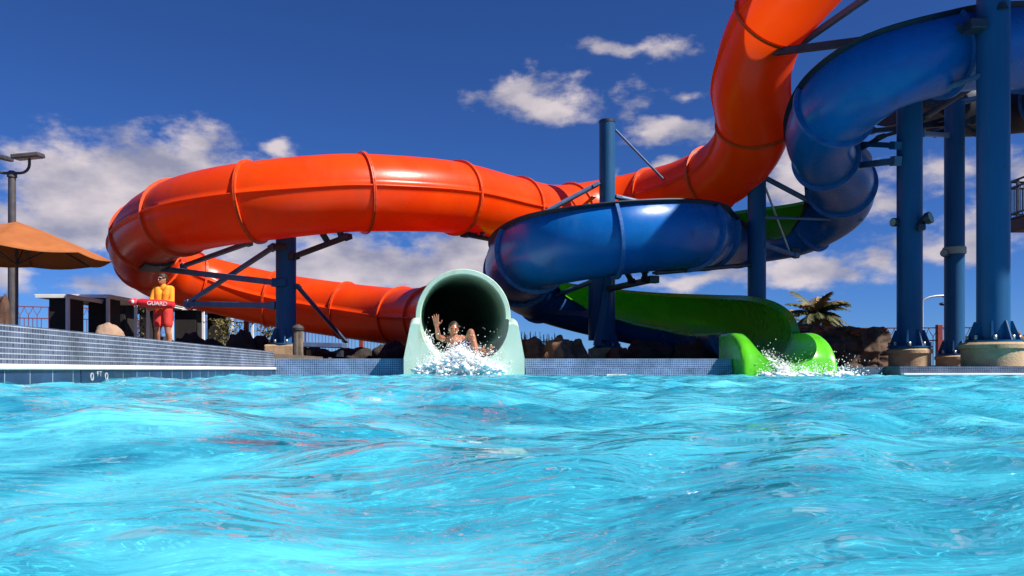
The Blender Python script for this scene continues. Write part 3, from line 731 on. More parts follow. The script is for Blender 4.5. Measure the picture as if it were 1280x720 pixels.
# ================================================================== SPLASHES (white water)
def splash(name, spots, ndrops, box, label, spray):
    mb = MB()
    for (x, y, z, r, sx, sy, sz) in spots:
        mb.blob((x, y, z), r, 2, 0, (sx, sy, sz), .7, 2.2)
    def drop(c, r):
        q = Euler((random.random() * 3, random.random() * 3, 0)).to_matrix(); st = random.uniform(.7, 1.8)
        v = [mb.bm.verts.new(c + q @ (Vector(d) * r)) for d in ((st, 0, 0), (-st, 0, 0), (0, 1, 0), (0, -1, 0), (0, 0, 1), (0, 0, -1))]
        for i in (0, 1):
            for j in (2, 3):
                for k in (4, 5): mb.face([v[i], v[j], v[k]])
    for _ in range(ndrops):           # single drops thrown clear of the foam
        u = random.random() ** 2.6
        drop(Vector((random.uniform(box[0], box[1]), random.uniform(box[2], box[3]), box[4] + (box[5] - box[4]) * u)), random.choice([.004, .005, .006, .008, .011, .014]) * (1.25 - .6 * u))
    for _ in range(spray):            # fine spray hugging the churned water
        x, y, z, r, sx, sy, sz = random.choice(spots)
        c = Vector((x, y, z)) + Vector((random.gauss(0, 1) * sx, random.gauss(0, 1) * sy, abs(random.gauss(0, 1.1)) * sz)) * r * 1.3
        c.z += random.expovariate(1 / .045)
        drop(c, random.uniform(.003, .010))
    o = mb.build(name, M['foam']); tag(o, label, 'splash', kind='stuff'); return o
sp = []
cx0 = mouth_c.x
for _ in range(650):
    x = cx0 + random.triangular(-.66, .80, .05)
    edge = max(0, 1 - abs(x - cx0) / .85)
    y = random.uniform(11.6, 12.75)
    sp.append((x, y, -.01 + (.05 + .34 * edge) * random.random() + .12 * max(0, y - 12.0), random.uniform(.015, .045), 1.5, 1, .75))
for _ in range(70):      # sheet of spray climbing the left wall of the trough
    t = random.random()
    sp.append((cx0 - .42 - .18 * t + random.uniform(-.05, .05), 12.3 + .5 * random.random(), .22 + .50 * t * random.random(), random.uniform(.012, .035), 1, 1, 1.3))
splash('splash', sp, 420, (cx0 - .60, cx0 + .62, 11.9, 12.9, .02, .80), 'white churning water in the pale slide mouth', 8500)
sp = []
ex = pe + Vector((te.x * .3 + .04, te.y, 0)).normalized() * 1.35
for _ in range(170):
    q = random.random()
    sp.append((ex.x + random.uniform(-.50, .95), ex.y + random.uniform(-.6, .25), random.uniform(-.02, .06), random.uniform(.015, .05), 1.5, 1, .7))
for _ in range(60):      # water sheet running down the trough
    q = random.random()
    sp.append((ex.x - .35 + .35 * q + random.uniform(-.08, .08), ex.y + .1 - .5 * q, .26 * (1 - q) + random.uniform(-.02, .05), random.uniform(.012, .035), 1.4, 1, .7))
splash('splash', sp, 160, (ex.x - .6, ex.x + 1.4, ex.y - .5, ex.y + .4, .0, .28), 'white foam at the foot of the green slide', 2200)

# ================================================================== PEOPLE
def remesh_body(mb, name, m, parent, vox, smooth=2):
    o = mb.build(name + '_src', m)
    md = o.modifiers.new('r', 'REMESH'); md.mode = 'VOXEL'; md.voxel_size = vox; md.use_smooth_shade = True
    sm = o.modifiers.new('s', 'SMOOTH'); sm.factor = .5; sm.iterations = smooth
    dg = bpy.context.evaluated_depsgraph_get(); me = bpy.data.meshes.new_from_object(o.evaluated_get(dg)); me.name = name
    bpy.data.objects.remove(o)
    for p in me.polygons: p.use_smooth = True
    me.materials.clear(); me.materials.append(m)
    n = bpy.data.objects.new(name, me); COL.objects.link(n)
    if parent is not None:
        n.parent = parent; n.matrix_parent_inverse = parent.matrix_world.inverted()
    return n
def cap(mb, a, ra, b, rb):
    mb.cyl(a, b, ra, rb, n=14); mb.blob(a, ra, 2); mb.blob(b, rb, 2)
def chain(mb, pts):
    for (a, ra), (b, rb) in zip(pts, pts[1:]): cap(mb, Vector(a), ra, Vector(b), rb)
def head(mb, c, fwd, up, s=1.0):
    c = Vector(c); f = Vector(fwd).normalized(); u = Vector(up).normalized(); r = f.cross(u).normalized(); u = r.cross(f)
    rot = Matrix((r, f, u)).transposed().to_euler()
    mb.blob(c, .100 * s, 3, 0, (.76, .95, 1.12), rot=rot)
    mb.blob(c + f * .025 * s - u * .058 * s, .062 * s, 2, 0, (.88, .95, .95), rot=rot)      # jaw
    mb.blob(c + f * .102 * s - u * .018 * s, .016 * s, 2, 0, (.8, 1, 1.5), rot=rot)         # nose
    mb.blob(c + f * .088 * s - u * .062 * s, .017 * s, 2, 0, (1.5, .7, .6), rot=rot)        # mouth
    mb.blob(c + f * .083 * s + u * .022 * s, .022 * s, 2, 0, (2.3, .6, .5), rot=rot)        # brow
    for sg in (-1, 1): mb.blob(c + r * sg * .077 * s - u * .008 * s, .024 * s, 2, 0, (.45, .8, 1.3), rot=rot)
    return f, r, u, rot
def hand(mb, wrist, d, across, s=1.0, spread=.35, curl=.2):
    """palm along d, fingers fanning across"""
    w = Vector(wrist); d = Vector(d).normalized(); a = Vector(across); a = (a - d * a.dot(d)).normalized(); nrm = d.cross(a)
    pc = w + d * .05 * s
    for k in (-.03, -.01, .01, .03): cap(mb, w + a * k * .6 * s + d * .01, .017 * s, w + a * k * s + d * .085 * s, .013 * s)
    for k, ln in ((-.033, .060), (-.011, .078), (.011, .083), (.033, .072)):
        b0 = w + a * k * s + d * .085 * s; fd = (d + a * k * 18 * spread * .6).normalized()
        m1 = b0 + fd * ln * .5 * s; m2 = m1 + (fd + nrm * curl).normalized() * ln * .5 * s
        cap(mb, b0, .0105 * s, m1, .0095 * s); cap(mb, m1, .0095 * s, m2, .008 * s)
    t0 = w + a * .026 * s + d * .02 * s; t1 = t0 + (d * .5 + a).normalized() * .045 * s; t2 = t1 + (d * .9 + a * .5).normalized() * .035 * s
    cap(mb, t0, .015 * s, t1, .0115 * s); cap(mb, t1, .0115 * s, t2, .009 * s)

# ---- lifeguard on the left deck
LX, LY, LZ = P(204, 0, 15.3).x, 15.3, .375
pg = thing('person', (LX, LY, LZ), 'lifeguard in amber long-sleeved shirt and red shorts, sunglasses on, standing on the left deck', 'person')
def G(x, y, z): return Vector((LX + x, LY + y, LZ + z))
mb = MB()
for sg in (-1, 1):
    hip, knee, ank = G(.085 * sg, 0, .86), G(.105 * sg, -.02, .47), G(.115 * sg, .03, .09)
    chain(mb, [(hip, .088), (G(.096 * sg, -.02, .68), .079), (knee, .056), (G(.112 * sg, .03, .34), .056), (ank, .038)])
    chain(mb, [(ank, .038), (G(.12 * sg, -.02, .05), .04), (G(.13 * sg, -.14, .03), .032)])
    cap(mb, ank, .036, G(.115 * sg, .06, .03), .03)
for sg in (-1, 1):
    chain(mb, [(G(.07 * sg, 0, .90), .10), (G(.055 * sg, 0, 1.08), .09), (G(.075 * sg, 0, 1.25), .095), (G(.10 * sg, 0, 1.36), .072)])
cap(mb, G(-.15, .01, 1.38), .055, G(.15, .01, 1.38), .055)
chain(mb, [(G(0, .01, 1.38), .058), (G(-.005, -.005, 1.50), .05)])
hc = G(-.012, -.02, 1.565)
f, r, u, rot = head(mb, hc, (-.35, -.92, -.05), (0, 0, 1), 1.03)
# arms: her right hugs the rescue tube from above, her left reaches across to steady it
chain(mb, [(G(-.165, .01, 1.37), .05), (G(-.215, -.06, 1.11), .042), (G(-.19, -.26, 1.04), .037), (G(-.13, -.30, 1.03), .03)])
hand(mb, G(-.13, -.30, 1.03), (1, -.1, -.1), (0, -.3, 1), 1, .2, .5)
chain(mb, [(G(.165, .01, 1.37), .05), (G(.20, -.06, 1.10), .042), (G(.03, -.24, .98), .037), (G(-.06, -.25, .95), .03)])
hand(mb, G(-.06, -.25, .95), (-1, -.1, -.15), (0, -.3, 1), 1, .2, .5)
remesh_body(mb, 'body', M['skin'], pg, .009)
mb = MB()                       # shirt, worn outside the body
for sg in (-1, 1):
    chain(mb, [(G(.068 * sg, 0, .93), .118), (G(.058 * sg, 0, 1.08), .104), (G(.075 * sg, 0, 1.25), .108), (G(.10 * sg, 0, 1.36), .084)])
cap(mb, G(-.15, .01, 1.375), .066, G(.15, .01, 1.375), .066); cap(mb, G(0, .01, 1.38), .074, G(0, 0, 1.43), .062)
chain(mb, [(G(-.165, .01, 1.37), .062), (G(-.215, -.06, 1.11), .054), (G(-.192, -.24, 1.045), .048), (G(-.16, -.285, 1.035), .042)])
chain(mb, [(G(.165, .01, 1.37), .062), (G(.20, -.06, 1.10), .054), (G(.05, -.225, .99), .048), (G(-.02, -.245, .96), .042)])
remesh_body(mb, 'shirt', M['shirt'], pg, .012)
mb = MB()
for sg in (-1, 1):
    chain(mb, [(G(.07 * sg, 0, .93), .122), (G(.085 * sg, 0, .84), .112), (G(.098 * sg, -.01, .64), .102)])
remesh_body(mb, 'shorts', M['shorts'], pg, .012)
mb = MB(); mb.blob(hc + u * .028 - f * .018, .106, 3, 0, (.83, .98, 1.02), .05, 6, rot); mb.blob(hc + f * .01 + u * .072, .075, 3, 0, (1.0, 1.1, .6), .05, 6, rot)
mb.build('hair', M['hair'], pg)
mb = MB()
for sg in (-1, 1): mb.blob(hc + f * .092 + u * .008 + r * .034 * sg, .028, 2, 0, (1.05, .35, .75), rot=rot)
mb.cyl(hc + f * .096 + u * .014 - r * .03, hc + f * .096 + u * .014 + r * .03, .006, n=8)
for sg in (-1, 1): mb.cyl(hc + f * .085 + u * .012 + r * .06 * sg, hc + u * .008 + r * .082 * sg, .005, n=8)
mb.build('sunglasses', M['glass_black'], pg)
pg.scale = (.925, .925, .925)
# rescue tube under her arm
ra, rb = P(162, 377, 14.95), P(219, 381.5, 15.0)
rt = thing('rescue_tube', (ra + rb) / 2, 'red rescue float with white lettering held across the lifeguard\'s chest', 'rescue float')
d = (rb - ra).normalized()
mb = MB(); mb.tube([ra + d * .16, ra + d * .22, rb - d * .14, rb - d * .03, rb], [.055, .078, .078, .068, .02], 18); mb.build('float', M['rescue'], rt)
mb = MB(); mb.tube([ra - d * .02, ra + d * .03, ra + d * .10, ra + d * .158], [.02, .058, .074, .056], 18); mb.build('end_cap', M['rescue_end'], rt)
MB().blob(ra + d * .085 + Vector((0, -.07, .0)), .03, 2, 0, (1, .35, 1.2)).build('white_patch', M['letter_white'], rt)
MB().tube([ra + d * .155, ra + d * .165], [.06, .06], 16).build('strap', M['dark_steel'], rt)
lettering('GUARD', 'lettering', .105, (ra + rb) / 2 + d * .12 + Vector((0, -.0795, .0)), d, (0, 0, 1), M['letter_white'], rt, .003)

# ---- rider coming out of the pale mouth
KR = .925
def RV(x, y, z): return Vector((x * KR, y * KR, CZ + (z - .055 - CZ) * KR))
P_ = P
def PR(px, py, D): return P_(px, py + 4, D * KR)
pd = thing('person', P(575, 430, 13.9), 'wet rider in blue swim shorts reclining in the slide mouth, one arm raised and waving', 'person')
mb = MB()
hipL, hipR = RV(-.80, 13.80, .43), RV(-.96, 13.84, .43)
neck = RV(-1.03, 14.12, .74); hd = PR(567, 407.5, 14.02)
for a0 in (hipL, hipR):
    cap(mb, a0, .10, RV(-.97, 13.98, .56), .105)
chain(mb, [(RV(-.90, 13.86, .45), .115), (RV(-.97, 13.98, .58), .12), (RV(-1.02, 14.08, .68), .11)])
shR, shL = RV(-1.20, 14.05, .70), RV(-.86, 14.06, .70)
cap(mb, shR, .06, shL, .06); chain(mb, [(neck, .06), (neck.lerp(hd, .5), .055)])
f, r, u, rot = head(mb, hd, (.12, -1, -.05), (.05, .25, 1), 1.0)
el = RV(-1.26, 13.80, .72); wr = RV(-1.275, 13.62, .90)
chain(mb, [(shR, .052), (el, .042), (wr, .029)]); hand(mb, wr, (-.12, -.25, 1), (1, 0, .1), 1.12, .55, .05)
chain(mb, [(shL, .052), (RV(-.76, 13.88, .50), .042), (RV(-.70, 13.68, .46), .03)]); hand(mb, RV(-.70, 13.68, .46), (.4, -1, .1), (1, .3, 0), 1, .3, .3)
kL = PR(588.5, 411, 13.75); aL = PR(596, 438, 13.5)
chain(mb, [(hipL, .092), (hipL.lerp(kL, .5), .078), (kL, .055), (kL.lerp(aL, .4), .054), (aL, .036)]); chain(mb, [(aL, .036), (aL + Vector((.04, -.12, -.03)), .028)])
kR = PR(597, 433, 13.6); aR = PR(609, 437, 13.35)
chain(mb, [(hipR, .092), (hipR.lerp(kR, .5), .078), (kR, .056), (kR.lerp(aR, .45), .054), (aR, .038)])
chain(mb, [(aR, .038), (aR + Vector((.05, -.04, .07)), .034), (PR(615, 430.5, 13.25), .024)])
for k in range(5): cap(mb, PR(614, 431, 13.25), .012, PR(613.6 + k * .7, 429.2 + k * .45, 13.22), .009)
remesh_body(mb, 'body', M['skin_dark'], pd, .009)
mb = MB(); chain(mb, [(RV(-.89, 13.85, .45), .127), (hipL.lerp(kL, .45), .097)]); chain(mb, [(RV(-.93, 13.86, .46), .125), (hipR.lerp(kR, .45), .096)])
remesh_body(mb, 'swim_shorts', M['swim'], pd, .012)
mb = MB(); mb.blob(hd + u * .03 - f * .02, .104, 3, 0, (.82, .96, 1.0), .06, 7, rot); mb.build('hair', M['hair'], pd)
mb = MB()
for sg in (-1, 1): mb.blob(hd + f * .088 + u * .006 + r * .032 * sg, .012, 2, 0, (1.2, .5, .7), rot=rot)
mb.build('eyes', M['glass_black'], pd)

# ================================================================== LEFT: PARASOL, LAMP, CABANAS
ux, uy = P(21, 0, 15.2).x, 15.2
ps = thing('parasol', (ux, uy, .375), 'large tan canvas parasol at the left edge', 'parasol')
mb = MB(); apex = Vector((ux, uy, P(0, 277, 15.2).z)); rim_z = P(0, 321, 15.2).z; k = 8; Rr = 1.62
ap = mb.bm.verts.new(apex); rows = []
for s in range(1, 7):
    t = s / 6; row = []
    for j in range(k * 6):
        a = 2 * math.pi * j / (k * 6) + math.pi / 8; seg = (j % 6) / 6
        fl = math.cos(math.pi / k) / math.cos((seg - .5) * 2 * math.pi / k)
        sag = .05 * math.sin(math.pi * seg) * t
        row.append(mb.bm.verts.new((ux + Rr * t * fl * math.cos(a), uy + Rr * t * fl * math.sin(a), apex.z + (rim_z - apex.z) * (t ** 1.12) - sag)))
    rows.append(row)
K = k * 6
for j in range(K): mb.face([ap, rows[0][j], rows[0][(j + 1) % K]])
for a, b in zip(rows, rows[1:]):
    for j in range(K): mb.face([a[j], a[(j + 1) % K], b[(j + 1) % K], b[j]])
o = mb.build('canopy', M['canopy'], ps); sd = o.modifiers.new('s', 'SOLIDIFY'); sd.thickness = .012
mb = MB()
for j in range(k):
    a = 2 * math.pi * j / k + math.pi / 8
    mb.cyl(apex + Vector((0, 0, -.06)), (ux + Rr * .97 * math.cos(a), uy + Rr * .97 * math.sin(a), rim_z + .0), .014, n=6)
    mb.cyl((ux, uy, rim_z - .15), (ux + Rr * .5 * math.cos(a), uy + Rr * .5 * math.sin(a), apex.z + (rim_z - apex.z) * .48 - .03), .012, n=6)
mb.build('ribs', M['lamp_bronze'], ps)
MB().cyl((ux, uy, .40), (ux, uy, apex.z - .02), .028, n=14).build('pole', M['lamp_bronze'], ps)
MB().lathe((ux, uy, 0), [(.34, .376), (.34, .43), (.10, .46), (.05, .52)], 24).build('base', M['dark_lid'], ps)

lx, ly = P(15, 0, 17.5).x, 17.5
lp = thing('lamp_post', (lx, ly, .375), 'tall dark lamp post with two flat shoebox heads at left', 'lamp post')
ztop = P(0, 217, 17.5).z
MB().cyl((lx, ly, .376), (lx, ly, ztop), .085, .075, n=18).build('pole', M['lamp_bronze'], lp)
MB().lathe((lx, ly, 0), [(.17, .377), (.17, .5), (.1, .56)], 20).build('base', M['lamp_bronze'], lp)
MB().lathe((lx, ly, 0), [(.1, ztop - .08), (.1, ztop + .02), (.05, ztop + .06)], 16).build('cap', M['lamp_bronze'], lp)
for sg in (-1, 1):
    hz = P(0, 197, 17.5).z; hx = lx + sg * .40
    pts = [Vector((lx, ly, ztop + .01))] + [Vector((lx + sg * (.18 + .20 * math.sin(a)), ly, ztop + .20 - .19 * math.cos(a))) for a in (0, .4, .8, 1.2, 1.57)] + [Vector((hx - sg * .02, ly, hz))]
    MB().tube(pts, .03, 8).build('arm', M['lamp_bronze'], lp)
    rot = Euler((R_(8), R_(-9 if sg > 0 else 9), R_(12)))
    hdp = MB().box((hx - sg * .05, ly, hz + .03), (.56, .46, .10), rot, bevel=.025).build('lamp_head', M['lamp_bronze'], lp)
    o = MB().box(Vector((hx - sg * .05, ly, hz + .03)) + rot.to_matrix() @ Vector((0, 0, -.053)), (.46, .36, .01), rot).build('lens', M['lens'], hdp)

CAB = 'black pillared cabanas behind the left wall'
def cabana(px0, px1, ytop, D, label, roof_l, roof_r, posts, depth=2.2):
    x0, x1 = P(px0, 0, D).x, P(px1, 0, D).x; zt = P(0, ytop, D).z
    t = thing('cabana', ((x0 + x1) / 2, D, .375), label, 'cabana', CAB)
    MB().box(((x0 + x1) / 2, D + .35, (zt + .376) / 2), (x1 - x0, .7, zt - .376), bevel=.015).build('pillar', M['black_panel'], t)
    a, b = P(roof_l, 0, D).x, P(roof_r, 0, D).x
    z = zt + .035
    mb = MB()
    for (p, q) in (((a, D - .1), (b, D - .1)), ((a + .0, D + depth), (b, D + depth)), ((a + .03, D - .06), (a + .03, D + depth - .04)), ((b - .03, D - .06), (b - .03, D + depth - .04)), (((a + b) / 2, D - .06), ((a + b) / 2, D + depth - .04))):
        mb.beam((p[0], p[1], z), (q[0], q[1], z), .06, .06)
    mb.build('roof_frame', M['white'], t)
    mb = MB(); mb.box(((a + b) / 2, D + depth / 2 - .05, z + .045), (b - a + .06, depth + .14, .025)); mb.build('roof_cloth', M['white'], t)
    for q in posts:
        xx = P(q, 0, D).x
        MB().box((xx, D - .06, (z - .03 + .376) / 2), (.07, .07, z - .03 - .376)).build('post', M['white'], t)
        MB().box((xx, D + depth - .02, (z - .03 + .376) / 2), (.07, .07, z - .03 - .376)).build('post', M['white'], t)
    return t
cabana(61, 85, 373, 19.0, 'leftmost black pillar cabana with white roof, left of the tan boulder', 48, 88, (86.5,))
cabana(110, 134, 373, 20.5, 'black pillar cabana with white roof right behind the tan boulder', 92, 138, (136.5,))
cabana(141, 156, 379, 23.0, 'narrow black pillar cabana just right of the tan boulder', 130, 172, (171,))
cabana(174, 188, 384, 26.0, 'black pillar cabana just left of the lifeguard\'s legs', 160, 214, (158, 213))
cabana(218, 245, 388, 27.0, 'black pillar cabana just right of the lifeguard', 215, 258, (216, 255))
cabana(259, 277, 392, 28.5, 'rightmost black pillar cabana, under the orange loop', 252, 300, (291,))

# ---- boulders: every stone its own thing
def boulder(px, ybase, D, w, h, m, label, group, deep=1.0, deck=.375, nz=.38):
    x = P(px, 0, D).x; mb = MB(); W = w / F * D; Hh = h / F * D
    mb.blob((0, 0, 0), 1.0, 4, 0, (W / 2, W / 2 * deep, Hh), nz, 1.4)
    o = mb.build('boulder', M[m]); zb = min(deck, P(0, ybase, D).z)
    o.location = (x, D, deck - .04); o.rotation_euler = (0, 0, random.random() * .6)
    return tag(o, label, 'boulder', group)
BG = 'boulders behind the pool wall'
boulder(136, 423, 14.5, 44, 41, 'rock_tan', 'tan rounded boulder on the left deck between black cabana pillars', BG, nz=.14)
boulder(2, 405, 13.5, 26, 72, 'brown_box', 'tall dark brown rock at the left edge below the parasol', BG)
for px, D, w, h, lab in ((176, 17.6, 40, 20, 'low black rock left of the lifeguard\'s knees'), (205, 18.3, 42, 24, 'black rock directly behind the lifeguard\'s legs'),
                         (234, 17.5, 46, 30, 'black rock just right of the lifeguard'), (268, 17.5, 40, 22, 'low black rock below the lower loop brace'),
                         (302, 17.3, 34, 34, 'pointed black rock left of the loop post'), (327, 17.6, 32, 28, 'rounded black rock touching the loop post footing'),
                         (392, 18.2, 52, 14, 'flat black rock below the blue steel beam'), (440, 18.6, 60, 16, 'long low black rock under the orange tube'), (492, 18.3, 54, 20, 'black rock beside the pale slide mouth')):
    boulder(px, 440, D, w, h, 'rock_dark', lab, 'black lava rocks behind the pool wall')
for px, D, w, h, mm, lab in ((668, 16.2, 46, 28, 'rock_brown', 'brown boulder beside the pale slide mouth, below the reeds'), (695, 15.6, 40, 30, 'rock_brown', 'rounded brown boulder between reeds and middle post footing'),
                         (716, 16.6, 34, 32, 'rock_brown', 'brown boulder touching the middle post footing'), (775, 18.6, 34, 20, 'rock_brown', 'small brown boulder right of the middle post footing'),
                         (812, 17.8, 70, 30, 'rock_dark', 'wide black rock below the green flume, left one of two'), (876, 17.4, 74, 32, 'rock_dark', 'black rock below the green flume next to its exit')):
    boulder(px, 450, D, w, h, mm, lab, BG if mm != 'rock_dark' else 'black lava rocks behind the pool wall', deck=.27)
boulder(1276, 450, 14.5, 22, 44, 'rock_brown', 'reddish brown rock at the right edge beside the nearest post', BG, deck=.15)

# ---- rock wall at right
def rock_wall(label):
    t = thing('rock_wall', P(1040, 440, 17), label, 'rock wall')
    mb = MB(); nxx, nzz = 90, 26; x0, x1 = P(978, 0, 18.4).x, P(1121, 0, 18.4).x; z0, z1 = .13, P(0, 408, 18.4).z
    g = []
    for i in range(nxx + 1):
        row = []
        for k in range(nzz + 1):
            x = x0 + (x1 - x0) * i / nxx; zt = z1 + .10 * noise.fractal(Vector((x * 1.6, 3, 0)), 1, 2, 4) - .10 * i / nxx + (0.10 if i < 30 else 0) ; z = z0 + (zt - z0) * k / nzz
            d = .16 * noise.fractal(Vector((x * 1.7, z * 2.4, 7)), 1, 2, 5) + .10 * noise.cell(Vector((x * 2.6, z * 4.0, 1))) 
            row.append(mb.bm.verts.new((x, 18.4 + d + .35 * (k / nzz), z)))
        g.append(row)
    for i in range(nxx):
        for k in range(nzz): mb.face([g[i][k], g[i + 1][k], g[i + 1][k + 1], g[i][k + 1]], 0)
    back = [mb.bm.verts.new((x0 + (x1 - x0) * i / nxx, 20.4, g[i][nzz].co.z + .05)) for i in range(nxx + 1)]
    for i in range(nxx): mb.face([g[i][nzz], g[i + 1][nzz], back[i + 1], back[i]], 0)
    # side return at the right end
    e = [g[nxx][k] for k in range(nzz + 1)]; eb = [mb.bm.verts.new((v.co.x, 20.4, v.co.z)) for v in e]
    for k in range(nzz): mb.face([e[k], eb[k], eb[k + 1], e[k + 1]], 0)
    mb.build('stone_face', M['lava_wall'], t, recalc=False)
    mb = MB()
    for i in range(54):
        x = x0 + (x1 - x0) * random.random(); mb.blob((x, 18.75 + random.random() * 1.2, z1 - .03 - .10 * (x - x0) / (x1 - x0) + random.uniform(-.03, .06)), random.uniform(.07, .17), 3, 0, (1.6, 1, .6), .6, 2)
    mb.build('rubble_top', M['red_soil'], t)
rock_wall('dark lava stone wall with reddish rubble on top, right of the green exit')

# ---- reed screen behind the pale mouth
rs = thing('reed_screen', P(672, 422, 18.5), 'short straw coloured reed screen behind the brown boulders', 'reed screen')
mb = MB()
for i in range(70):
    x = P(640 + 55 * i / 70, 0, 18.5).x; h = random.uniform(.45, .72)
    mb.cyl((x, 18.5 + random.uniform(-.05, .05), .27), (x + random.uniform(-.03, .03), 18.5, .27 + h), .010, .006, n=5)
for z in (.45, .75): mb.cyl((P(640, 0, 18.5).x, 18.46, z), (P(695, 0, 18.5).x, 18.46, z), .012, n=6)
mb.build('canes', M['reed'], rs)

# ---- litter bin and blue beam
bx, by = P(372.5, 0, 16.0).x, 16.0
bn = thing('litter_bin', (bx, by, .375), 'fluted stone litter bin with dark lid beside the loop post', 'litter bin')
mb = MB(); prof = []
nn_ = 24; zb, zt = .376, P(0, 413, 16).z
A = []; Bv = []
for j in range(nn_ * 2):
    a = math.pi * j / nn_; rr = .10 if j % 2 else .082
    A.append(mb.bm.verts.new((bx + rr * math.cos(a), by + rr * math.sin(a), zb))); Bv.append(mb.bm.verts.new((bx + rr * math.cos(a), by + rr * math.sin(a), zt)))
for j in range(nn_ * 2): mb.face([A[j], A[(j + 1) % (nn_ * 2)], Bv[(j + 1) % (nn_ * 2)], Bv[j]], 0, False)
mb.face(Bv, 0, False); mb.build('body', M['stone_bin'], bn)
MB().lathe((bx, by, 0), [(.115, zt + .002), (.12, zt + .05), (.09, zt + .09), (.03, zt + .12)], 20).build('lid', M['dark_lid'], bn)
sb = thing('steel_beam', P(407, 437, 17.2), 'low blue steel beam lying flat near the floor right of the loop post', 'steel beam')
MB().box(P(406, 431.5, 17.2), (.85, .5, .10), Euler((0, R_(1.5), 0)), bevel=.01).build('beam', M['strut'], sb)
for q in (388, 425): MB().box((P(q, 0, 17.2).x, 17.2, .40 + .05), (.10, .3, .14)).build('foot', M['dark_steel'], sb)

# ================================================================== FENCES
def fence(name_label, pts, z0, h, bay, pick=.13, post_every=2, ornate=True):
    a, b = Vector(pts[0]), Vector(pts[1]); d = (b - a); L = d.length; d.normalize()
    t = thing('metal_fence', (a.x, a.y, z0), name_label, 'fence')
    nb = int(L / bay)
    for i in range(nb + 1):
        p = a + d * bay * i
        big = (i % post_every == 0)
        w = .16 if big else .06
        MB().box((p.x, p.y, z0 + h / 2 + (.04 if big else 0)), (w, w, h + (.08 if big else 0)), bevel=.01).build('post', M['fence_post'] if big else M['fence'], t)
    for i in range(nb):
        p, q = a + d * bay * i, a + d * bay * (i + 1); mb = MB(); up = Vector((0, 0, 1))
        base = Vector((0, 0, z0))
        for zz in (.10, h - .42, h - .02): mb.beam(p + base + up * zz, q + base + up * zz, .03, .035)
        k = int(bay / pick)
        for j in range(1, k):
            c = p + d * pick * j + base
            mb.beam(c + up * .1, c + up * (h - .42), .018, .018)
            if ornate and j % 2 == 0 and j < k:
                top = c + up * (h - .03); m1 = c + up * (h - .30)
                mb.tube([m1, m1 + d * pick * .6 + up * .12, c + d * pick + up * (h - .03)], .010, 5); mb.tube([m1, m1 - d * pick * .6 + up * .12, c - d * pick + up * (h - .03)], .010, 5)
                mb.beam(c + up * (h - .42), m1, .018, .018)
        mb.build('picket_panel', M['fence'], t)
    return t
fence('maroon picket fence with red posts behind the cabanas at left', (P(-30, 0, 27.5).xy.to_3d(), P(580, 0, 34).xy.to_3d()), .10, P(0, 381, 27.5).z - .10, 2.2)
fence('maroon ornamental picket fence behind the posts at right', (P(1010, 0, 26).xy.to_3d(), P(1340, 0, 25).xy.to_3d()), .12, P(0, 409, 25.5).z - .12, 2.0)

# ================================================================== PALMS AND SHRUBS
def palm(px, ytop, D, rad, label, wind, nfr=26, dry=.25, hh=None):
    x = P(px, 0, D).x; zt = P(0, ytop, D).z
    t = thing('palm_tree', (x, D, .1), label, 'palm tree', 'palms beyond the rock wall')
    MB().tube([Vector((x - wind * .2, D, .08)), Vector((x - wind * .1, D, zt * .5)), Vector((x, D, zt))], [.22, .17, .15], 10).build('trunk', M['trunk'], t)
    mb = MB()
    for i in range(nfr):
        a = 2 * math.pi * i / nfr + random.uniform(-.2, .2); el = random.uniform(-.2, 1.2); L = rad * random.uniform(.75, 1.1)
        mi = 1 if random.random() < dry else 0
        pts = []; p = Vector((x, D, zt)); d = Vector((math.cos(a) * math.cos(el) + wind * .55, math.sin(a) * math.cos(el), math.sin(el))).normalized()
        for s in range(12):
            pts.append(p.copy()); p = p + d * L / 11; d = (d + Vector((wind * .10, 0, -.13))).normalized()
        mb.tube(pts, [.03 * (1 - s / 14) for s in range(12)], 4, mi)
        for s in range(1, 12):
            dd = (pts[s] - pts[s - 1]).normalized(); side = dd.cross(Vector((0, 0, 1)))
            if side.length < .05: side = Vector((1, 0, 0))
            side.normalize()
            for sg in (-1, 1):
                for e in (0, .33, .66):
                    c = pts[s - 1].lerp(pts[s], e); ll = L * .30 * math.sin(math.pi * (s + .8) / 13.5) * random.uniform(.7, 1.1)
                    tip = c + (side * sg + dd * .75 + Vector((wind * .45, 0, -.55)) * random.uniform(.6, 1.2)).normalized() * ll
                    w = dd * .035
                    mb.face([mb.bm.verts.new(c - w), mb.bm.verts.new(c + w), mb.bm.verts.new(c.lerp(tip, .6) + w * .9), mb.bm.verts.new(tip), mb.bm.verts.new(c.lerp(tip, .6) - w * .9)], mi, False)
    mb.build('crown', [M['palm_leaf'], M['palm_dry']], t, recalc=False)
palm(1021, 395, 38, 1.75, 'dark windblown palm with drooping fronds above the rock wall', .35, 38, .15)
palm(980, 403, 40, 1.2, 'sparse yellowish palm left of the dark windblown palm', -.35, 16, .55)
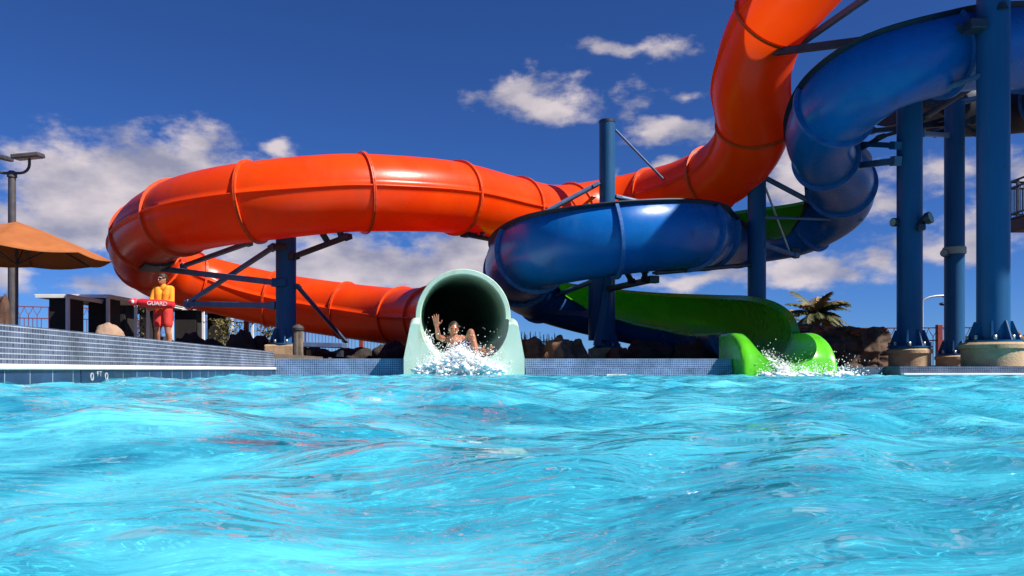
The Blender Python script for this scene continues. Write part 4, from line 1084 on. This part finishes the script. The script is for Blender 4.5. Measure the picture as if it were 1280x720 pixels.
def shrub(px, ybase, D, w, h, label):
    c = P(px, ybase, D); t = thing('shrub', (c.x, c.y, .3), label, 'shrub', 'olive shrubs behind the cabanas')
    mb = MB(); W, Hh = w / F * D, h / F * D
    for _ in range(900):
        v = Vector((random.gauss(0, .36), random.gauss(0, .36), random.random() ** .8))
        p = Vector((c.x + v.x * W, c.y + v.y * W, .3 + v.z * (c.z + Hh - .3))); s = random.uniform(.03, .075)
        a, b_ = Vector((random.uniform(-1, 1), random.uniform(-1, 1), random.uniform(-1, 1))).normalized(), Vector((random.uniform(-1, 1), random.uniform(-1, 1), random.uniform(-1, 1))).normalized()
        mb.face([mb.bm.verts.new(p - a * s), mb.bm.verts.new(p + b_ * s * .5), mb.bm.verts.new(p + a * s), mb.bm.verts.new(p - b_ * s * .5)], 0, False)
    mb.build('foliage', M['shrub'], t, recalc=False)
    mb = MB()
    for _ in range(5): mb.cyl((c.x, c.y, .1), (c.x + random.uniform(-.3, .3) * W, c.y, .3 + .6 * c.z), .03, .012, n=6)
    mb.build('stems', M['trunk'], t)
shrub(164, 402, 25.0, 30, 24, 'olive shrub between two cabana pillars, left of the lifeguard')
shrub(283, 418, 26.5, 26, 20, 'olive shrub left of the loop post, below the orange tube')
shrub(338, 420, 27, 22, 14, 'pale shrub just left of the loop post')
shrub(1154, 404, 27, 9, 6, 'tiny dark shrub top right of the post by the rock wall') if False else None

# ================================================================== FAR RIGHT: STREET LAMP AND PLATFORM
sx, sy = P(1153, 0, 60).x, 60
sl = thing('street_lamp', (sx, sy, .1), 'distant pale street lamp with curved arm between two right posts', 'street lamp')
MB().cyl((sx, sy, .09), (sx, sy, P(0, 376, 60).z), .10, .07, n=12).build('pole', M['pale_steel'], sl)
MB().tube([P(1153, 377, 60), P(1156, 374, 60), P(1162, 371.5, 60), P(1170, 370, 60), P(1181, 369.5, 60)], .075, 8).build('arm', M['pale_steel'], sl)
MB().box(P(1183, 370.5, 60), (.55, .3, .16), bevel=.05).build('lamp_head', M['pale_steel'], sl)
MB().blob(P(1178.5, 380, 59.8), .16, 3, 0, (1.7, 1, .8)).build('hanging_lamp', M['dark_steel'], sl)

vp = thing('slide_tower', P(1310, 290, 19), 'brown steel slide tower platform with dark railing at the right edge, with an added unseen roof for shade', 'tower')
z0 = P(0, 291, 21.4).z; zf = P(0, 275, 21.4).z; zr = P(0, 228, 21.4).z; xa, xb = P(1262, 0, 21.4).x, 16.2
MB().box(((xa + xb) / 2, 20.2, (z0 + zf) / 2), (xb - xa, 2.4, zf - z0), bevel=.02).build('floor_frame', M['rust_steel'], vp)
MB().box(((xa + xb) / 2, 20.2, zf + .022), (xb - xa + .06, 2.5, .04)).build('floor_plate', M['dark_steel'], vp)
mb = MB()
for (a, b) in (((xa, 19.0), (xb, 19.0)), ((xa, 19.0), (xa, 21.4)), ((xa, 21.4), (xb, 21.4))):
    for z in (zr, zr - .17, zf + .14): mb.beam((a[0], a[1], z), (b[0], b[1], z), .045, .045)
    A_, B_ = Vector((*a, 0)), Vector((*b, 0)); nbar = int((B_ - A_).length / .11)
    for i in range(nbar + 1):
        c = A_.lerp(B_, i / nbar); mb.beam((c.x, c.y, zf + .14), (c.x, c.y, zr - .17), .014, .014)
    for i in range(0, nbar + 1, 6):
        c = A_.lerp(B_, i / nbar); mb.beam((c.x, c.y, zf + .04), (c.x, c.y, zr + .02), .06, .06)
mb.build('railing', M['dark_steel'], vp)
for (x, y) in ((xb - .4, 19.3), (xb - .4, 20.3), (13.0, 12.1), (14.8, 9.4)): MB().cyl((x, y, .15), (x, y, 9.95), .14, n=16).build('leg', M['post'], vp)
MB().box((12.05, 14.75, 10.08), (5.9, 11.5, .16), bevel=.03).build('roof', M['rust_steel'], vp)  # unseen roof, added and sized to shade the upper flume and posts

# ================================================================== CAMERA
cam = bpy.data.cameras.new('camera'); co = bpy.data.objects.new('camera', cam); COL.objects.link(co)
cam.sensor_width = 36; cam.lens = 36 * F / 1280; cam.shift_y = (HY - 360) / 1280
cam.clip_start = 0.01; cam.clip_end = 9000
co.location = (0, 0, CZ); co.rotation_euler = (R_(90), 0, 0)
scene.camera = co

# ================================================================== LIGHT AND SKY
SUN_DIR = Vector((.63, -.30, .73)).normalized()        # towards the sun: high, from the right
sun = bpy.data.lights.new('sun', 'SUN'); sun.energy = 5.0; sun.angle = R_(.55); sun.color = (1, .95, .87)
so = bpy.data.objects.new('sun', sun); COL.objects.link(so); so.rotation_euler = SUN_DIR.to_track_quat('Z', 'Y').to_euler(); so.location = (20, -5, 30)
sun.cycles.is_caustics_light = True
w = bpy.data.worlds.new('World'); scene.world = w; w.use_nodes = True
nt = w.node_tree; N, L = nt.nodes, nt.links
bg = N['Background']; STR = .058; bg.inputs['Strength'].default_value = STR
sky = N.new('ShaderNodeTexSky'); sky.sky_type = 'NISHITA'; sky.sun_disc = False
sky.sun_elevation = math.asin(SUN_DIR.z); sky.sun_rotation = math.atan2(SUN_DIR.x, SUN_DIR.y)
sky.air_density = 1.0; sky.dust_density = .25; sky.ozone_density = 4.0; sky.altitude = 2600
tint = N.new('ShaderNodeMixRGB'); tint.blend_type = 'MULTIPLY'; tint.inputs['Fac'].default_value = 1; tint.inputs['Color2'].default_value = (.33, .59, 1.06, 1)
L.new(sky.outputs[0], tint.inputs['Color1'])
def math_n(op, a, b=None, c=None):
    n = N.new('ShaderNodeMath'); n.operation = op
    for i, v in enumerate((a, b, c)):
        if v is None: continue
        if isinstance(v, (int, float)): n.inputs[i].default_value = v
        else: L.new(v, n.inputs[i])
    return n.outputs[0]
tc = N.new('ShaderNodeTexCoord'); sep = N.new('ShaderNodeSeparateXYZ'); L.new(tc.outputs['Generated'], sep.inputs[0])
az = math_n('ARCTAN2', sep.outputs[0], sep.outputs[1]); el = math_n('ARCSINE', sep.outputs[2])
ang = N.new('ShaderNodeCombineXYZ'); L.new(az, ang.inputs[0]); L.new(el, ang.inputs[1])
n1 = N.new('ShaderNodeTexNoise'); n1.inputs['Scale'].default_value = 9; n1.inputs['Detail'].default_value = 3
mpn = N.new('ShaderNodeMapping'); mpn.inputs['Scale'].default_value = (1, 1.7, 1); L.new(ang.outputs[0], mpn.inputs[0]); L.new(mpn.outputs[0], n1.inputs['Vector'])
# warp the directions a little so cloud outlines billow
wsub = N.new('ShaderNodeVectorMath'); wsub.operation = 'SUBTRACT'; L.new(n1.outputs['Color'], wsub.inputs[0]); wsub.inputs[1].default_value = (.5, .5, .5)
wmul = N.new('ShaderNodeVectorMath'); wmul.operation = 'MULTIPLY'; L.new(wsub.outputs[0], wmul.inputs[0]); wmul.inputs[1].default_value = (.10, .07, 0)
wadd = N.new('ShaderNodeVectorMath'); wadd.operation = 'ADD'; L.new(ang.outputs[0], wadd.inputs[0]); L.new(wmul.outputs[0], wadd.inputs[1])
n2 = N.new('ShaderNodeTexNoise'); n2.inputs['Scale'].default_value = 22; n2.inputs['Detail'].default_value = 10; n2.inputs['Roughness'].default_value = .60
L.new(mpn.outputs[0], n2.inputs['Vector'])
clouds = [(185, 245, 185, 88, 1.5), (80, 275, 130, 50, 1.2), (245, 178, 70, 30, .8), (343, 184, 28, 20, .75), (45, 188, 55, 15, .6), (25, 342, 40, 22, .8), (150, 365, 60, 16, .7), (430, 335, 220, 48, 1.6),
          (590, 325, 90, 46, 1.4), (300, 300, 120, 50, .9), (668, 126, 84, 30, 1), (640, 112, 40, 24, .8), (805, 66, 95, 13, .75), (845, 160, 66, 19, .85), (855, 115, 32, 13, .6), (788, 132, 26, 18, .5),
          (835, 205, 26, 14, .75), (775, 218, 14, 12, .7), (985, 215, 60, 60, 1), (1000, 345, 110, 26, 1), (880, 348, 90, 18, .9), (1190, 215, 80, 26, .7), (1200, 292, 90, 28, 1),
          (1105, 253, 40, 18, .65), (1095, 328, 50, 16, .85), (1040, 265, 80, 24, .8), (1275, 225, 40, 26, .7),
          (-400, 250, 260, 70, 1), (1650, 260, 240, 60, 1), (2200, 100, 300, 120, 1), (-900, 150, 260, 120, 1)]
acc = None
for (px, py, wx, wy, k) in clouds:
    a0 = math.atan((px - 640) / F); e0 = math.atan((HY - py) / F * math.cos(a0))
    sb_ = N.new('ShaderNodeVectorMath'); sb_.operation = 'SUBTRACT'; L.new(wadd.outputs[0], sb_.inputs[0]); sb_.inputs[1].default_value = (a0, e0, 0)
    ml = N.new('ShaderNodeVectorMath'); ml.operation = 'MULTIPLY'; L.new(sb_.outputs[0], ml.inputs[0]); ml.inputs[1].default_value = (F / wx, F / wy, 0)
    ln = N.new('ShaderNodeVectorMath'); ln.operation = 'LENGTH'; L.new(ml.outputs[0], ln.inputs[0])
    v = math_n('MULTIPLY_ADD', ln.outputs['Value'], -k, k)
    acc = v if acc is None else math_n('MAXIMUM', acc, v)
acc = math_n('MAXIMUM', acc, -1.0)
dens = math_n('MULTIPLY_ADD', math_n('SUBTRACT', n2.outputs['Fac'], .5), 1.9, acc)
mask = N.new('ShaderNodeMapRange'); mask.interpolation_type = 'SMOOTHSTEP'; mask.inputs['From Min'].default_value = -.02; mask.inputs['From Max'].default_value = .72
mask.inputs['To Max'].default_value = .90
L.new(dens, mask.inputs['Value'])
# sunlit tops, greyer bases: sample the density a little higher up
n3 = N.new('ShaderNodeTexNoise'); n3.inputs['Scale'].default_value = 13; n3.inputs['Detail'].default_value = 6
mp3 = N.new('ShaderNodeMapping'); mp3.inputs['Location'].default_value = (3.1, .4, 2); mp3.inputs['Scale'].default_value = (1, 1.8, 1); L.new(ang.outputs[0], mp3.inputs[0]); L.new(mp3.outputs[0], n3.inputs['Vector'])
shade = N.new('ShaderNodeMapRange'); shade.inputs['From Min'].default_value = .36; shade.inputs['From Max'].default_value = .64; L.new(n3.outputs['Fac'], shade.inputs['Value'])
ccol = N.new('ShaderNodeMixRGB'); k_ = 1 / STR
ccol.inputs['Color1'].default_value = (.20 * k_, .20 * k_, .26 * k_, 1); ccol.inputs['Color2'].default_value = (.47 * k_, .415 * k_, .42 * k_, 1)
L.new(shade.outputs[0], ccol.inputs['Fac'])
mixc = N.new('ShaderNodeMixRGB'); L.new(mask.outputs[0], mixc.inputs['Fac']); L.new(tint.outputs[0], mixc.inputs['Color1']); L.new(ccol.outputs[0], mixc.inputs['Color2'])
L.new(mixc.outputs[0], bg.inputs['Color'])
w.cycles.sampling_method = 'MANUAL'; w.cycles.sample_map_resolution = 512

# ================================================================== RENDER SETTINGS
scene.render.engine = 'CYCLES'
cy = scene.cycles
cy.use_denoising = True
try: cy.denoiser = 'OPENIMAGEDENOISE'
except Exception: pass
cy.max_bounces = 10; cy.diffuse_bounces = 4; cy.glossy_bounces = 4; cy.transmission_bounces = 8; cy.transparent_max_bounces = 8
cy.caustics_reflective = False; cy.caustics_refractive = True; cy.sample_clamp_indirect = 4; cy.blur_glossy = .5
vs = scene.view_settings
vs.view_transform = 'Standard'; vs.look = 'None'; vs.exposure = 0.70; vs.gamma = 1.0; vs.use_curve_mapping = False
